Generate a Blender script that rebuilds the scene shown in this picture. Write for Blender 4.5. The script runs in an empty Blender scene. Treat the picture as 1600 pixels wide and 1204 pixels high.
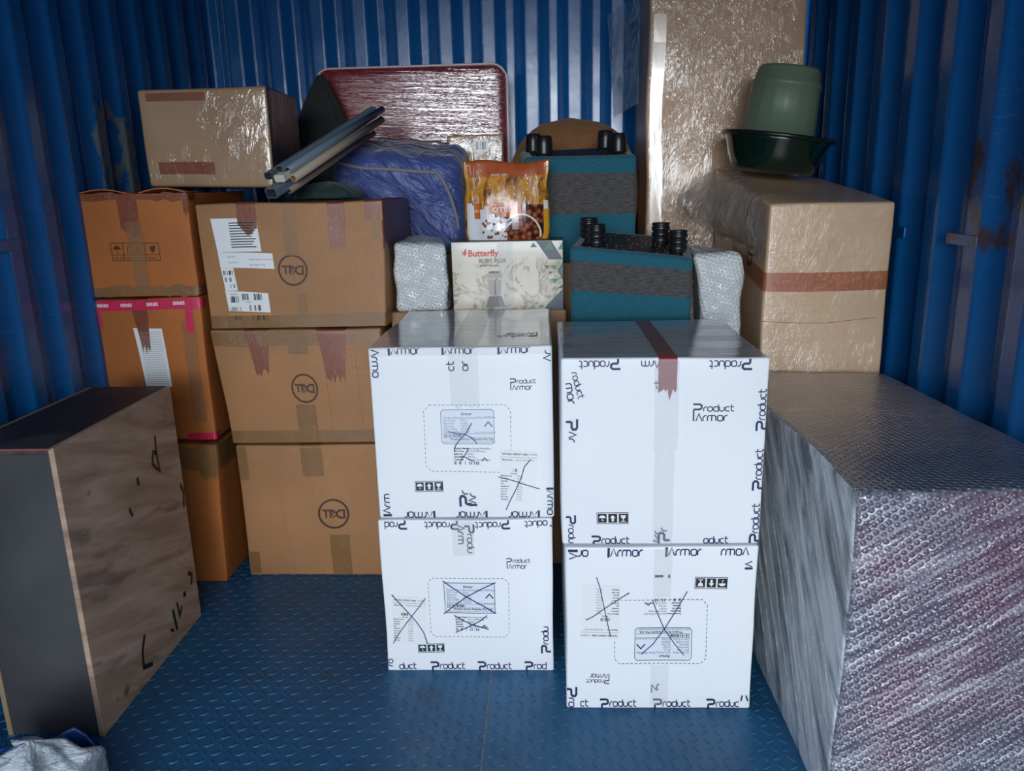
import bpy, bmesh, math, random
from mathutils import Vector, Matrix, noise

scene = bpy.context.scene
col = scene.collection
R = math.radians
random.seed(7)

# ------------------------------------------------------------------ camera
cam_data = bpy.data.cameras.new('camera')
cam = bpy.data.objects.new('camera', cam_data)
col.objects.link(cam)
cam_data.sensor_fit = 'HORIZONTAL'
cam_data.sensor_width = 36.0
cam_data.lens = 36.0 * 1215.0 / 1600.0
cam_data.clip_start = 0.02
# columns of the rotation: image right, image up, backwards
_rx = Vector((0.99892, 0.03983, -0.02386))
_dn = Vector((-0.01322, -0.24852, -0.96854))
_fw = Vector((-0.04450, 0.96781, -0.24773))
_m = Matrix(((_rx.x, -_dn.x, -_fw.x), (_rx.y, -_dn.y, -_fw.y), (_rx.z, -_dn.z, -_fw.z))).to_4x4()
_m.translation = Vector((0, 0, 1.2))
cam.matrix_world = _m
scene.camera = cam

# ------------------------------------------------------------------ world, exposure
scene.view_settings.view_transform = 'Standard'
scene.view_settings.look = 'None'
scene.view_settings.gamma = 1.0
scene.view_settings.use_curve_mapping = False
scene.view_settings.exposure = -0.48
world = bpy.data.worlds.new('daylight')
scene.world = world
world.use_nodes = True
wt = world.node_tree
wt.nodes.clear()
wo = wt.nodes.new('ShaderNodeOutputWorld')
wb = wt.nodes.new('ShaderNodeBackground')
wc = wt.nodes.new('ShaderNodeTexCoord')
ws = wt.nodes.new('ShaderNodeSeparateXYZ')
wr = wt.nodes.new('ShaderNodeValToRGB')
wmr = wt.nodes.new('ShaderNodeMapRange')
wmr.inputs[1].default_value = -1; wmr.inputs[2].default_value = 1
wt.links.new(wc.outputs['Generated'], ws.inputs[0])
wt.links.new(ws.outputs[2], wmr.inputs[0])
wt.links.new(wmr.outputs[0], wr.inputs[0])
wt.links.new(wr.outputs[0], wb.inputs[0])
wt.links.new(wb.outputs[0], wo.inputs[0])
el = wr.color_ramp.elements
el[0].position = 0.0; el[0].color = (0.10, 0.10, 0.105, 1)
el[1].position = 1.0; el[1].color = (0.75, 0.88, 1.0, 1)
for p, c in ((0.47, (0.26, 0.26, 0.26, 1)), (0.50, (0.70, 0.77, 0.84, 1)), (0.56, (0.94, 1.02, 1.10, 1))):
    e = el.new(p); e.color = c
# the sunlit yard straight behind the open doors is the brightest part of the surroundings
wd = wt.nodes.new('ShaderNodeVectorMath'); wd.operation = 'DOT_PRODUCT'
wt.links.new(wc.outputs['Generated'], wd.inputs[0]); wd.inputs[1].default_value = Vector((-.03, -1, .05)).normalized()
wg = wt.nodes.new('ShaderNodeMapRange'); wg.interpolation_type = 'SMOOTHSTEP'
wt.links.new(wd.outputs['Value'], wg.inputs[0])
wg.inputs[1].default_value = .955; wg.inputs[2].default_value = .998; wg.inputs[3].default_value = 4.3; wg.inputs[4].default_value = 22.0
wt.links.new(wg.outputs[0], wb.inputs[1])

XL, XR, YB, Y0, ZT = -1.325, 1.01, 3.275, -0.95, 2.12
pl = bpy.data.lights.new('door_portal', 'AREA')
pl.shape = 'RECTANGLE'; pl.size = XR - XL + 0.1; pl.size_y = ZT
pl.cycles.is_portal = True
po = bpy.data.objects.new('door_portal', pl)
col.objects.link(po)
po.location = ((XL + XR) / 2, Y0 - 0.02, ZT / 2)
po.rotation_euler = (R(90), 0, 0)

# ------------------------------------------------------------------ materials
class N:
    def __init__(s, name):
        s.m = bpy.data.materials.new(name); s.m.use_nodes = True
        s.t = s.m.node_tree; s.b = s.t.nodes['Principled BSDF']
        s.co = s.t.nodes.new('ShaderNodeTexCoord')
    def new(s, kind, **kw):
        n = s.t.nodes.new(kind)
        for k, v in kw.items(): setattr(n, k, v)
        return n
    def link(s, a, b): s.t.links.new(a, b)
    def put(s, sock, v):
        if isinstance(v, (int, float)): sock.default_value = v
        elif isinstance(v, (tuple, list)):
            sock.default_value = tuple(v) if len(v) == len(sock.default_value) else tuple(v) + (1,)
        else: s.link(v, sock)
    def mapped(s, scale=(1, 1, 1), rot=(0, 0, 0), loc=(0, 0, 0)):
        # turned first and stretched afterwards, so that the grain runs along the turned axis
        n = s.new('ShaderNodeMapping', vector_type='TEXTURE'); s.link(s.co.outputs['Object'], n.inputs[0])
        n.inputs[1].default_value = loc; n.inputs[2].default_value = rot; n.inputs[3].default_value = tuple(1 / k for k in scale)
        return n.outputs[0]
    def noise(s, scale=5, detail=3, rough=.5, vec=None, dist=0):
        n = s.new('ShaderNodeTexNoise'); s.link(vec or s.co.outputs['Object'], n.inputs['Vector'])
        n.inputs['Scale'].default_value = scale; n.inputs['Detail'].default_value = detail
        n.inputs['Roughness'].default_value = rough; n.inputs['Distortion'].default_value = dist
        return n.outputs[0]
    def voro(s, scale=5, vec=None, feature='F1', rand=1.0, dim='3D'):
        n = s.new('ShaderNodeTexVoronoi', feature=feature, voronoi_dimensions=dim)
        s.link(vec or s.co.outputs['Object'], n.inputs['Vector'])
        n.inputs['Scale'].default_value = scale
        n.inputs['Randomness'].default_value = rand
        return n
    def ramp(s, fac, stops, interp='LINEAR'):
        n = s.new('ShaderNodeValToRGB'); n.color_ramp.interpolation = interp
        e = n.color_ramp.elements
        while len(e) < len(stops): e.new(0.5)
        for i, (p, c) in enumerate(stops):
            e[i].position = p
            e[i].color = (c, c, c, 1) if isinstance(c, (int, float)) else tuple(c) + (1,)
        s.put(n.inputs[0], fac); return n.outputs[0]
    def math(s, op, a, b=0.0, c=0.0):
        n = s.new('ShaderNodeMath', operation=op)
        s.put(n.inputs[0], a); s.put(n.inputs[1], b); s.put(n.inputs[2], c)
        return n.outputs[0]
    def mix(s, f, a, b):
        n = s.new('ShaderNodeMix', data_type='RGBA')
        s.put(n.inputs[0], f); s.put(n.inputs[6], a); s.put(n.inputs[7], b)
        return n.outputs[2]
    def sep(s, vec=None):
        n = s.new('ShaderNodeSeparateXYZ'); s.link(vec or s.co.outputs['Object'], n.inputs[0]); return n.outputs
    def band(s, x, a, b, soft=.02):
        u = s.new('ShaderNodeMapRange', interpolation_type='SMOOTHSTEP')
        s.put(u.inputs[0], x); u.inputs[1].default_value = a - soft; u.inputs[2].default_value = a + soft
        v = s.new('ShaderNodeMapRange', interpolation_type='SMOOTHSTEP')
        s.put(v.inputs[0], x); v.inputs[1].default_value = b - soft; v.inputs[2].default_value = b + soft
        return s.math('MULTIPLY', u.outputs[0], s.math('SUBTRACT', 1.0, v.outputs[0]))
    def bump(s, h, strength=.3, dist=.01, coat=False, base=None):
        n = s.new('ShaderNodeBump'); s.put(n.inputs['Height'], h)
        s.put(n.inputs['Strength'], strength); n.inputs['Distance'].default_value = dist
        if base is not None: s.link(base, n.inputs['Normal'])
        s.link(n.outputs[0], s.b.inputs['Coat Normal' if coat else 'Normal'])
        return n.outputs[0]
    def set(s, **kw):
        for k, v in kw.items():
            s.put(s.b.inputs[k.replace('_', ' ')], v)
        return s

def flat(name, c, rough=.5, **kw):
    n = N(name); n.set(Base_Color=c, Roughness=rough, **kw); return n.m

def film_height(n, rot=0.0, stretch=9, scale=16, seed=0.0):
    """crinkles of stretch film: long fine ridges plus short random creases"""
    v = n.mapped((1, 1, stretch), (0, rot, 0), (seed, seed * 1.7, seed))
    a = n.noise(scale, 4, .6, v, .4)
    b = n.noise(scale * 2.6, 3, .6, n.mapped((1, 1, .55), (.5, .4, .3), (seed, 0, 0)), 1.6)
    b = n.math('MULTIPLY', n.math('ABSOLUTE', n.math('SUBTRACT', b, .5)), .45)
    return a, b

def cardboard(name, c, coat=0.0, film=0.0, rot=0.0, stretch=8, crease=.5, coat_rough=.12, dark=.8, seed=1.0, fscale=16):
    n = N(name)
    big = n.noise(3.2, 3, .55, n.mapped((1, 1, 1), loc=(seed, seed, 0)))
    c2 = tuple(x * dark for x in c)
    base = n.mix(n.ramp(big, [(.35, 0.0), (.7, 1.0)]), c2, c)
    flute = n.new('ShaderNodeTexWave', wave_type='BANDS', bands_direction='X')
    n.link(n.mapped((1, 1, 1)), flute.inputs[0]); flute.inputs['Scale'].default_value = 55
    flute.inputs['Distortion'].default_value = .6
    n.set(Base_Color=base, Roughness=.62, Specular_IOR_Level=.3)
    h = n.math('ADD', n.math('MULTIPLY', flute.outputs[1], .15), n.noise(9, 4, .6))
    n.bump(h, .18, .006)
    if coat:
        a, b = film_height(n, rot, stretch, fscale, seed)
        msk = n.ramp(n.noise(4.5, 2, .5, n.mapped((1, 1, 1), loc=(seed * 3, 0, seed))), [(.42, .15), (.62, 1.0)])
        hh = n.math('ADD', a, n.math('MULTIPLY', n.math('MULTIPLY', b, msk), crease * 6))
        n.set(Coat_Weight=coat, Coat_Roughness=coat_rough, Coat_IOR=1.75 if coat > .5 else 1.5)
        n.bump(hh, film, .012, coat=True)
    return n.m

M = {}
# --- painted corrugated steel
def blue_steel(name, axis, wear):
    n = N(name)
    p = n.sep()
    base = n.mix(n.noise(2.5, 3), (.004, .085, .27), (.006, .12, .36))
    # small scratches and chips of the paint
    vz = n.mapped((6, 6, 60))
    scr = n.ramp(n.noise(3, 5, .65, vz), [(.60, 0.0), (.66, 1.0)])
    chips = n.ramp(n.noise(24, 4, .7), [(.66, 0.0), (.70, 1.0)])
    area = n.ramp(n.noise(1.7, 2, .5, n.mapped((1, 1, 1), loc=wear[0])), [(.45, 0.0), (.6, 1.0)])
    m1 = n.math('MULTIPLY', area, n.math('MULTIPLY', scr, .5))
    base = n.mix(m1, base, (.10, .20, .30))
    base = n.mix(n.math('MULTIPLY', area, n.math('MULTIPLY', chips, .7)), base, (.02, .025, .03))
    for (a0, a1, z0, z1, cc, th) in wear[1]:
        bx = n.math('MULTIPLY', n.band(p[axis], a0, a1, .03), n.band(p[2], z0, z1, .06))
        nn = n.noise(11, 5, .7, n.mapped((1, 1, .55)))
        mk = n.ramp(n.math('MULTIPLY', bx, nn), [(th, 0.0), (th + .05, 1.0)])
        base = n.mix(n.math('MULTIPLY', mk, .85), base, cc)
    n.set(Base_Color=base, Roughness=n.ramp(n.noise(6, 4, .6), [(.3, .16), (.75, .34)]), Specular_IOR_Level=.7)
    n.bump(n.noise(7, 4, .55, n.mapped((1, 1, .6))), .12, .02)
    return n.m
M['wall_l'] = blue_steel('blue_steel_left', 1, ((3, 0, 0), [(2.35, 2.62, .9, 1.52, (.16, .17, .15), .44)]))
M['wall_r'] = blue_steel('blue_steel_right', 1, ((0, 5, 2), [(1.60, 2.05, 1.0, 1.32, (.07, .035, .02), .50)]))
M['wall_b'] = blue_steel('blue_steel_back', 0, ((1, 1, 9), []))
n = N('blue_tread_plate')
p = n.sep()
base = n.mix(n.ramp(n.noise(2.2, 4, .6), [(.35, 0.0), (.65, 1.0)]), (.009, .085, .19), (.014, .13, .28))
base = n.mix(n.ramp(n.noise(5, 5, .7, n.mapped((1, 1, 1), loc=(4, 2, 0))), [(.60, 0.0), (.74, .6)]), base, (.06, .075, .08))
base = n.mix(n.ramp(n.noise(60, 3, .6), [(.68, 0.0), (.75, .5)]), base, (.12, .10, .08))
n.set(Base_Color=base, Roughness=n.ramp(n.noise(5, 4, .6), [(.3, .30), (.7, .50)]))
n.bump(n.noise(90, 3, .6), .15, .002)
M['floor'] = n.m

# --- cartons
M['card_orange'] = cardboard('orange_cardboard', (.46, .145, .033), coat=.12, film=.25, seed=2)
M['card_dell'] = cardboard('brown_cardboard', (.40, .195, .082), coat=.15, film=.25, seed=3)
M['card_plain'] = cardboard('plain_cardboard', (.36, .21, .11), seed=4)
M['card_wrap'] = cardboard('film_wrapped_cardboard', (.40, .255, .14), coat=.8, film=.30, rot=0, stretch=.30, crease=1.0, seed=5, fscale=9)
M['card_tall'] = cardboard('tall_film_wrapped_cardboard', (.50, .32, .19), coat=.75, film=.34, rot=0.25, stretch=.4, crease=.9, seed=6)
M['card_tan'] = cardboard('tan_film_wrapped_cardboard', (.62, .42, .26), coat=.85, film=.28, rot=0, crease=.6, seed=7, dark=.9)

def tape(name, c, rough=.15, film=.5, trans=0.0):
    n = N(name)
    n.set(Base_Color=n.mix(n.noise(14, 3), c, tuple(x * .7 for x in c)), Roughness=.35, Coat_Weight=.55, Coat_Roughness=rough)
    if trans: n.set(Alpha=1 - trans)
    a, b = film_height(n, 0, .35, 40, 3)
    n.bump(n.math('ADD', a, n.math('MULTIPLY', b, 2.0)), film, .008, coat=True)
    return n.m
M['tape_red'] = tape('reddish_brown_tape', (.26, .062, .022), trans=.12)
M['tape_brown'] = tape('brown_tape', (.30, .15, .05), trans=.2)
M['tape_orange'] = tape('orange_brown_tape', (.43, .13, .05), film=.3, trans=.08)
M['tape_crimson'] = tape('crimson_tape', (.30, .02, .03), trans=.05)
M['tape_pink'] = tape('pink_printed_tape', (.72, .02, .10), film=.25)
M['tape_clear'] = tape('clear_tape', (.84, .86, .88), rough=.08, film=.5, trans=.80)
M['tape_clearb'] = tape('clear_tape_on_cardboard', (.42, .22, .10), rough=.08, film=.7, trans=.55)

n = N('white_cardboard')
n.set(Base_Color=n.mix(n.noise(3, 3), (.78, .81, .84), (.84, .86, .88)), Roughness=.45, Specular_IOR_Level=.35, Coat_Weight=.25, Coat_Roughness=.2)
n.bump(n.noise(11, 4, .6), .10, .006)
M['white_card'] = n.m
n = N('layered_film_over_cardboard')
n.set(Base_Color=(.52, .36, .22), Roughness=.5, Coat_Weight=1.0, Coat_Roughness=.14, Coat_IOR=2.2)
n.bump(n.noise(6, 3, .5, n.mapped((2, 1, .5))), .15, .01, coat=True)
M['glossy_strip'] = n.m
n = N('film_with_painted_top_shade')
n.set(Base_Color=n.mix(n.ramp(n.noise(5, 3, .6, n.mapped((.6, 6, 1))), [(.45, 0.0), (.5, 1.0)]), (.34, .37, .40), (.46, .49, .53)), Roughness=.3, Coat_Weight=1.0, Coat_Roughness=.06, Coat_IOR=1.9)  # glossy film; its grey paints in the shade on the white carton tops
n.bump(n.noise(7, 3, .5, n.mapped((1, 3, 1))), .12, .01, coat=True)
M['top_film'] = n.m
M['navy_ink'] = flat('navy_ink', (.012, .02, .09), .4)
M['black_ink'] = flat('black_ink', (.012, .012, .014), .5)
M['teal_ink'] = flat('dark_teal_ink', (.006, .035, .05), .4)
M['grey_ink'] = flat('grey_ink', (.16, .18, .24), .5)
M['brown_ink'] = flat('dark_brown_ink', (.045, .018, .01), .5)
M['pen_blue'] = flat('blue_marker_ink', (.01, .018, .16), .4)
M['paper'] = flat('white_paper', (.78, .80, .80), .5, Coat_Weight=.2)
M['paper_l'] = flat('label_paper', (.70, .75, .82), .5)
M['amber_label'] = flat('amber_label', (.45, .22, .06), .5)
M['white_ink'] = flat('white_print', (.82, .80, .80), .5)
M['red_ink'] = flat('red_print', (.62, .03, .03), .4)

# --- left cupboard
n = N('black_laminate')
n.set(Base_Color=n.mix(n.ramp(n.noise(3, 4), [(.4, 0.0), (.7, 1.0)]), (.050, .051, .054), (.080, .080, .083)), Roughness=n.ramp(n.noise(4, 4), [(.3, .28), (.7, .5)]))
M['laminate'] = n.m
n = N('dusty_black_laminate')
n.set(Base_Color=n.mix(n.ramp(n.noise(6, 5, .6, n.mapped((1, .6, 1))), [(.52, 0.0), (.8, .6)]), (.020, .017, .015), (.17, .155, .14)), Roughness=.55)
M['laminate_dust'] = n.m
n = N('raw_plywood')
g = n.noise(3.2, 5, .6, n.mapped((1, 1.0, 7), (R(-18), 0, 0)), .6)
base = n.ramp(g, [(.3, (.27, .165, .11)), (.5, (.42, .28, .19)), (.72, (.56, .40, .30))])
base = n.mix(n.ramp(n.noise(9, 5, .7), [(.64, 0.0), (.72, .75)]), base, (.04, .028, .02))
base = n.mix(n.ramp(n.noise(3, 3, .6, n.mapped((1, 1, 4), (R(-18), 0, 0), (3, 3, 1))), [(.6, 0.0), (.66, .5)]), base, (.10, .085, .075))
n.set(Base_Color=base, Roughness=.72)
n.bump(g, .25, .004)
M['plywood'] = n.m
M['ply_edge'] = flat('plywood_edge', (.32, .23, .13), .7)

# --- bubble wrap
def bubble(name, base_fn, axes=(0, 2), pitch=.0115, strength=.5, rough=.10, crease=1.0, dome=.5, ior=1.9, wv=((1, 1, 4), (.2, .5, .2)), ws=9):
    n = N(name)
    wn = n.new('ShaderNodeTexNoise'); n.link(n.co.outputs['Object'], wn.inputs['Vector']); wn.inputs['Scale'].default_value = 7
    wob = n.new('ShaderNodeVectorMath', operation='MULTIPLY_ADD'); n.link(wn.outputs[1], wob.inputs[0])
    wob.inputs[1].default_value = (.012,) * 3; n.link(n.co.outputs['Object'], wob.inputs[2])
    q = n.sep(wob.outputs[0]); a, b = q[axes[0]], q[axes[1]]
    k = 2 * math.pi / pitch; tot = None
    for th in (15, 75, 135):
        ph = n.math('ADD', n.math('MULTIPLY', a, k * math.cos(R(th))), n.math('MULTIPLY', b, k * math.sin(R(th))))
        c = n.math('COSINE', ph); tot = c if tot is None else n.math('ADD', tot, c)
    dm = n.ramp(n.math('MULTIPLY_ADD', tot, 1 / 4.5, .333), [(.25, 0.0), (.55, .7), (1.0, 1.0)])
    wr = n.noise(ws, 5, .65, n.mapped(*wv), .8)
    h = n.math('ADD', n.math('MULTIPLY', dm, dome), n.math('MULTIPLY', wr, crease))
    n.set(Base_Color=base_fn(n), Roughness=.35, Coat_Weight=1.0, Coat_Roughness=rough, Coat_IOR=ior, Specular_IOR_Level=.6)
    n.bump(h, strength * .6, .010); n.bump(h, strength, .012, coat=True)
    return n.m
def purple(n):
    m = n.ramp(n.noise(2.4, 3, .5, n.mapped((1, 1, 1.4), loc=(.2, 0, .75))), [(.50, 0.0), (.74, 1.0)])
    c = n.mix(m, (.13, .13, .18), (.17, .07, .11))
    st = n.ramp(n.noise(7, 4, .6, n.mapped((.5, 1, 5), (0, R(-28), 0)), .4), [(.50, 0.0), (.70, .85)])
    return n.mix(st, c, (.50, .50, .56))
M['bubble_front'] = bubble('bubble_wrap_over_purple', purple, (0, 2), .0125, 1.0, .09, 1.0, .55, 2.0, ((.6, 1, 4), (0, R(-28), 0)), 10)
def pale(n):
    g = n.ramp(n.noise(3.4, 6, .65, n.mapped((1, 1.2, 7), (R(52), 0, 0)), .6), [(.36, 0.0), (.60, 1.0)])
    return n.mix(g, (.09, .12, .15), (.74, .80, .85))
M['bubble_side'] = bubble('film_over_pale_board', pale, (1, 2), .012, .8, .12, 1.6, .0, 1.8, ((1, 1, 9), (R(52), 0, 0)), 12)
def browntop(n):
    m = n.ramp(n.math('ADD', n.sep()[1], n.math('MULTIPLY', n.noise(5, 3), .3)), [(.35, 0.0), (.62, 1.0)])
    return n.mix(n.math('MULTIPLY', m, n.ramp(n.sep()[0], [(.05, 1.0), (.22, 0.15)])), (.16, .175, .20), (.52, .40, .33))
M['bubble_top'] = bubble('bubble_wrap_over_brown', browntop, (0, 1), .014, .8, .16, 1.0, .8, 1.9, ((1, 3, 1), (0, 0, .2)), 9)
M['bubble_white'] = bubble('bubble_wrap_over_white', lambda n: n.mix(n.noise(8, 3), (.50, .53, .53), (.72, .74, .73)), (0, 2), .010, .9, .08, 1.6, .45, 2.0, ((1, 1, 1.6), (.2, .3, .2)), 22)

def clearfilm(name, alpha, c=(.5, .52, .55), strength=.8, stretch=(1, 1, .3), scale=22):
    n = N(name)
    wr = n.noise(scale, 5, .65, n.mapped(stretch, (.1, .5, .3)), 1.0)
    a = n.ramp(wr, [(.35, alpha * .6), (.7, min(1, alpha * 1.7))])
    n.set(Base_Color=c, Roughness=.12, Alpha=a, Specular_IOR_Level=1.0, Coat_Weight=1.0, Coat_Roughness=.05)
    n.bump(wr, strength, .03); n.bump(wr, strength, .03, coat=True)
    return n.m
M['film'] = clearfilm('clear_stretch_film', .28)
M['film_tall'] = clearfilm('bluish_stretch_film', .50, (.20, .34, .50), 1.0, (1, 1, .5), 16)
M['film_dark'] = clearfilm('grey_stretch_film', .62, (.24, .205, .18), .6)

# --- soft things
n = N('film_wrapped_maroon_quilt')
v = n.mapped((1, 1, 1))
vr = n.voro(9.0, v, 'F1', .8).outputs[0]
rings = n.ramp(n.math('FRACT', n.math('MULTIPLY', vr, 5.5)), [(.0, 0.0), (.40, 0.0), (.47, 1.0), (.55, 1.0), (.62, 0.0)])
dots = n.ramp(n.voro(34, v, 'F1', .1).outputs[0], [(.16, 1.0), (.24, 0.0)])
base = n.mix(n.math('MULTIPLY', n.math('MAXIMUM', rings, n.math('MULTIPLY', dots, .7)), .22), (.20, .007, .018), (.50, .26, .17))
n.set(Base_Color=base, Roughness=.6, Coat_Weight=n.ramp(n.math('ADD', n.sep()[0], n.math('MULTIPLY', n.noise(4, 3), .25)), [(.0, .30), (.22, 1.0)]), Coat_Roughness=.10, Coat_IOR=3.2)
hh = n.math('ADD', n.noise(11, 4, .6, n.mapped((.32, 1, 8), (0, R(3), 0)), .4), n.math('MULTIPLY', n.noise(3, 2), 1.2))
n.bump(hh, .5, .012, coat=True)
M['maroon'] = n.m
M['piping'] = flat('pale_piping', (.62, .55, .52), .4, Coat_Weight=.6)
n = N('blue_quilt_fabric')
fold = n.noise(5.5, 4, .5, n.mapped((1.0, 1.5, 3.2), (0, R(38), 0)), 1.2)
n.set(Base_Color=n.mix(fold, (.030, .052, .19), (.062, .10, .34)), Roughness=.42, Sheen_Weight=.3)
n.bump(fold, .7, .05)
M['blue_quilt'] = n.m
M['grey_trim'] = flat('grey_fabric_trim', (.20, .20, .21), .7)
def fabric(name, c, c2, sc=(1, 1, 6), s=60, rough=.85, bump=.4):
    n = N(name); g = n.noise(s, 4, .7, n.mapped(sc))
    n.set(Base_Color=n.mix(n.ramp(g, [(.35, 0.0), (.65, 1.0)]), c, c2), Roughness=rough, Sheen_Weight=.15)
    n.bump(g, bump, .003); return n.m
M['teal_fabric'] = fabric('teal_fabric', (.004, .075, .115), (.006, .115, .165))
M['grey_fabric'] = fabric('charcoal_heather_fabric', (.028, .026, .027), (.095, .088, .085), s=45)
M['black_cloth'] = fabric('black_cloth', (.010, .011, .010), (.022, .023, .021), (1, 1, 1), 40)
M['brown_cloth'] = fabric('brown_suede_cloth', (.17, .07, .022), (.24, .105, .035), (1, 1, 1), 14)
M['green_cloth'] = fabric('dark_green_cloth', (.004, .018, .018), (.008, .04, .036), (1, 1, 1), 30)
n = N('black_speckled_base_cloth')
sp = n.ramp(n.voro(70, None, 'F1', 1.0).outputs[0], [(.15, 1.0), (.24, 0.0)])
n.set(Base_Color=n.mix(sp, (.006, .007, .012), (.5, .55, .6)), Roughness=.5)
M['base_cloth'] = n.m
M['black_plastic'] = flat('black_plastic', (.010, .010, .011), .33)
M['green_plastic'] = flat('sage_green_plastic', (.115, .165, .11), .42, Specular_IOR_Level=.4)
M['dark_green'] = flat('dark_green_glossy_plastic', (.003, .015, .010), .13, Coat_Weight=.5)
M['black_rim'] = flat('black_rim_plastic', (.006, .012, .010), .25)
M['pvc_grey'] = flat('grey_pvc', (.15, .20, .24), .35)
M['pvc_dark'] = flat('dark_grey_pvc', (.09, .11, .12), .4)
M['pvc_cream'] = flat('cream_pvc', (.38, .32, .24), .5)
M['pvc_orange'] = flat('orange_pipe_inside', (.45, .16, .05), .6)
M['pvc_white'] = flat('white_plastic_channel', (.62, .58, .50), .5)
M['pvc_inside'] = flat('pipe_inside', (.05, .06, .065), .6)
M['pvc_pink'] = flat('pinkish_pipe', (.22, .15, .14), .5)

# --- mixer box
n = N('marbled_box_print')
g = n.noise(9, 5, .62, n.mapped((1, 1, 1)), 2.6)
marb = n.ramp(g, [(.40, (.62, .57, .47)), (.50, (.60, .54, .43)), (.535, (.22, .17, .11)), (.57, (.50, .44, .34)), (.70, (.66, .61, .52))])
top = n.band(n.sep()[2], -.5, .15, .025)
base = n.mix(n.math('MULTIPLY', top, 1.0), (.64, .60, .52), marb)
n.set(Base_Color=base, Roughness=.4, Coat_Weight=.3, Coat_Roughness=.15)
M['marble'] = n.m
M['box_side'] = flat('dark_box_side', (.10, .075, .05), .5)
M['green_print'] = flat('green_print', (.02, .17, .10), .4)
M['slate_print'] = flat('slate_print', (.045, .06, .085), .4)
M['grey_print'] = flat('grey_print', (.10, .10, .10), .4)
M['greyl_print'] = flat('pale_grey_print', (.38, .35, .30), .4)
# --- food pouch
n = N('amber_pouch_print')
z = n.sep()[2]
pat = n.noise(26, 4, .6, n.mapped((1.3, 1, .55), (0, R(12), 0)), 1.5)
amb = n.ramp(pat, [(.36, (.11, .030, .006)), (.5, (.50, .20, .02)), (.62, (.62, .30, .03))])
red = n.mix(pat, (.30, .05, .01), (.52, .13, .03))
base = n.mix(n.band(z, .185, .4, .004), amb, red)
n.set(Base_Color=base, Roughness=.3, Coat_Weight=1.0, Coat_Roughness=.08)
n.bump(n.noise(16, 4, .6, n.mapped((3, 1, .5)), .8), .8, .012, coat=True)
M['pouch'] = n.m
n = N('choco_puff_print')
vv = n.voro(62, None, 'F1', 1.0)
n.set(Base_Color=n.ramp(vv.outputs[0], [(.1, (.50, .15, .05)), (.42, (.26, .06, .02)), (.62, (.04, .010, .004))]), Roughness=.3, Coat_Weight=.8, Coat_Roughness=.1)
M['puffs'] = n.m
M['milk'] = flat('milk_white_print', (.68, .70, .72), .3, Coat_Weight=.8)
M['puff'] = flat('puff_brown_print', (.22, .06, .02), .3, Coat_Weight=.8)
M['orange_print'] = flat('orange_print', (.58, .13, .012), .3, Coat_Weight=.8)
M['yellow_print'] = flat('yellow_print', (.62, .32, .02), .35, Coat_Weight=.8)

n = N('white_plastic_sack')
n.set(Base_Color=n.mix(n.noise(9, 4), (.42, .50, .56), (.66, .72, .76)), Roughness=.35)
n.bump(n.noise(14, 5, .6, n.mapped((1, 1, 2.5)), 1.0), .9, .03)
M['sack'] = n.m
M['sack_blue'] = flat('blue_plastic_sheet', (.008, .07, .30), .35)

# ------------------------------------------------------------------ mesh helpers
def mesh_obj(name, verts, faces, mat, parent=None, smooth=False, mats=None, midx=None):
    me = bpy.data.meshes.new(name)
    me.from_pydata([tuple(v) for v in verts], [], faces)
    for m_ in (mats or [mat]): me.materials.append(m_)
    if midx:
        for p_, i in zip(me.polygons, midx): p_.material_index = i
    if smooth:
        me.polygons.foreach_set('use_smooth', [True] * len(me.polygons))
    me.update()
    o = bpy.data.objects.new(name, me); col.objects.link(o)
    if parent: o.parent = parent
    return o

def tag(o, label=None, cat=None, group=None, kind=None):
    if label: o['label'] = label
    if cat: o['category'] = cat
    if group: o['group'] = group
    if kind: o['kind'] = kind
    return o

def thing(name, label, cat, loc=(0, 0, 0), rot=(0, 0, 0), group=None):
    o = bpy.data.objects.new(name, None); col.objects.link(o)
    o.location = loc; o.rotation_euler = rot; o.empty_display_size = .05
    return tag(o, label, cat, group)

def samples(L, r, n):
    s = [0, r * .35, r * .7] if r > 0.004 else [0, r * .5]
    s.append(r)
    m = max(1, n)
    inner = [r + (L - 2 * r) * i / m for i in range(1, m)]
    return s + inner + [L - x for x in reversed(s)]

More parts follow.
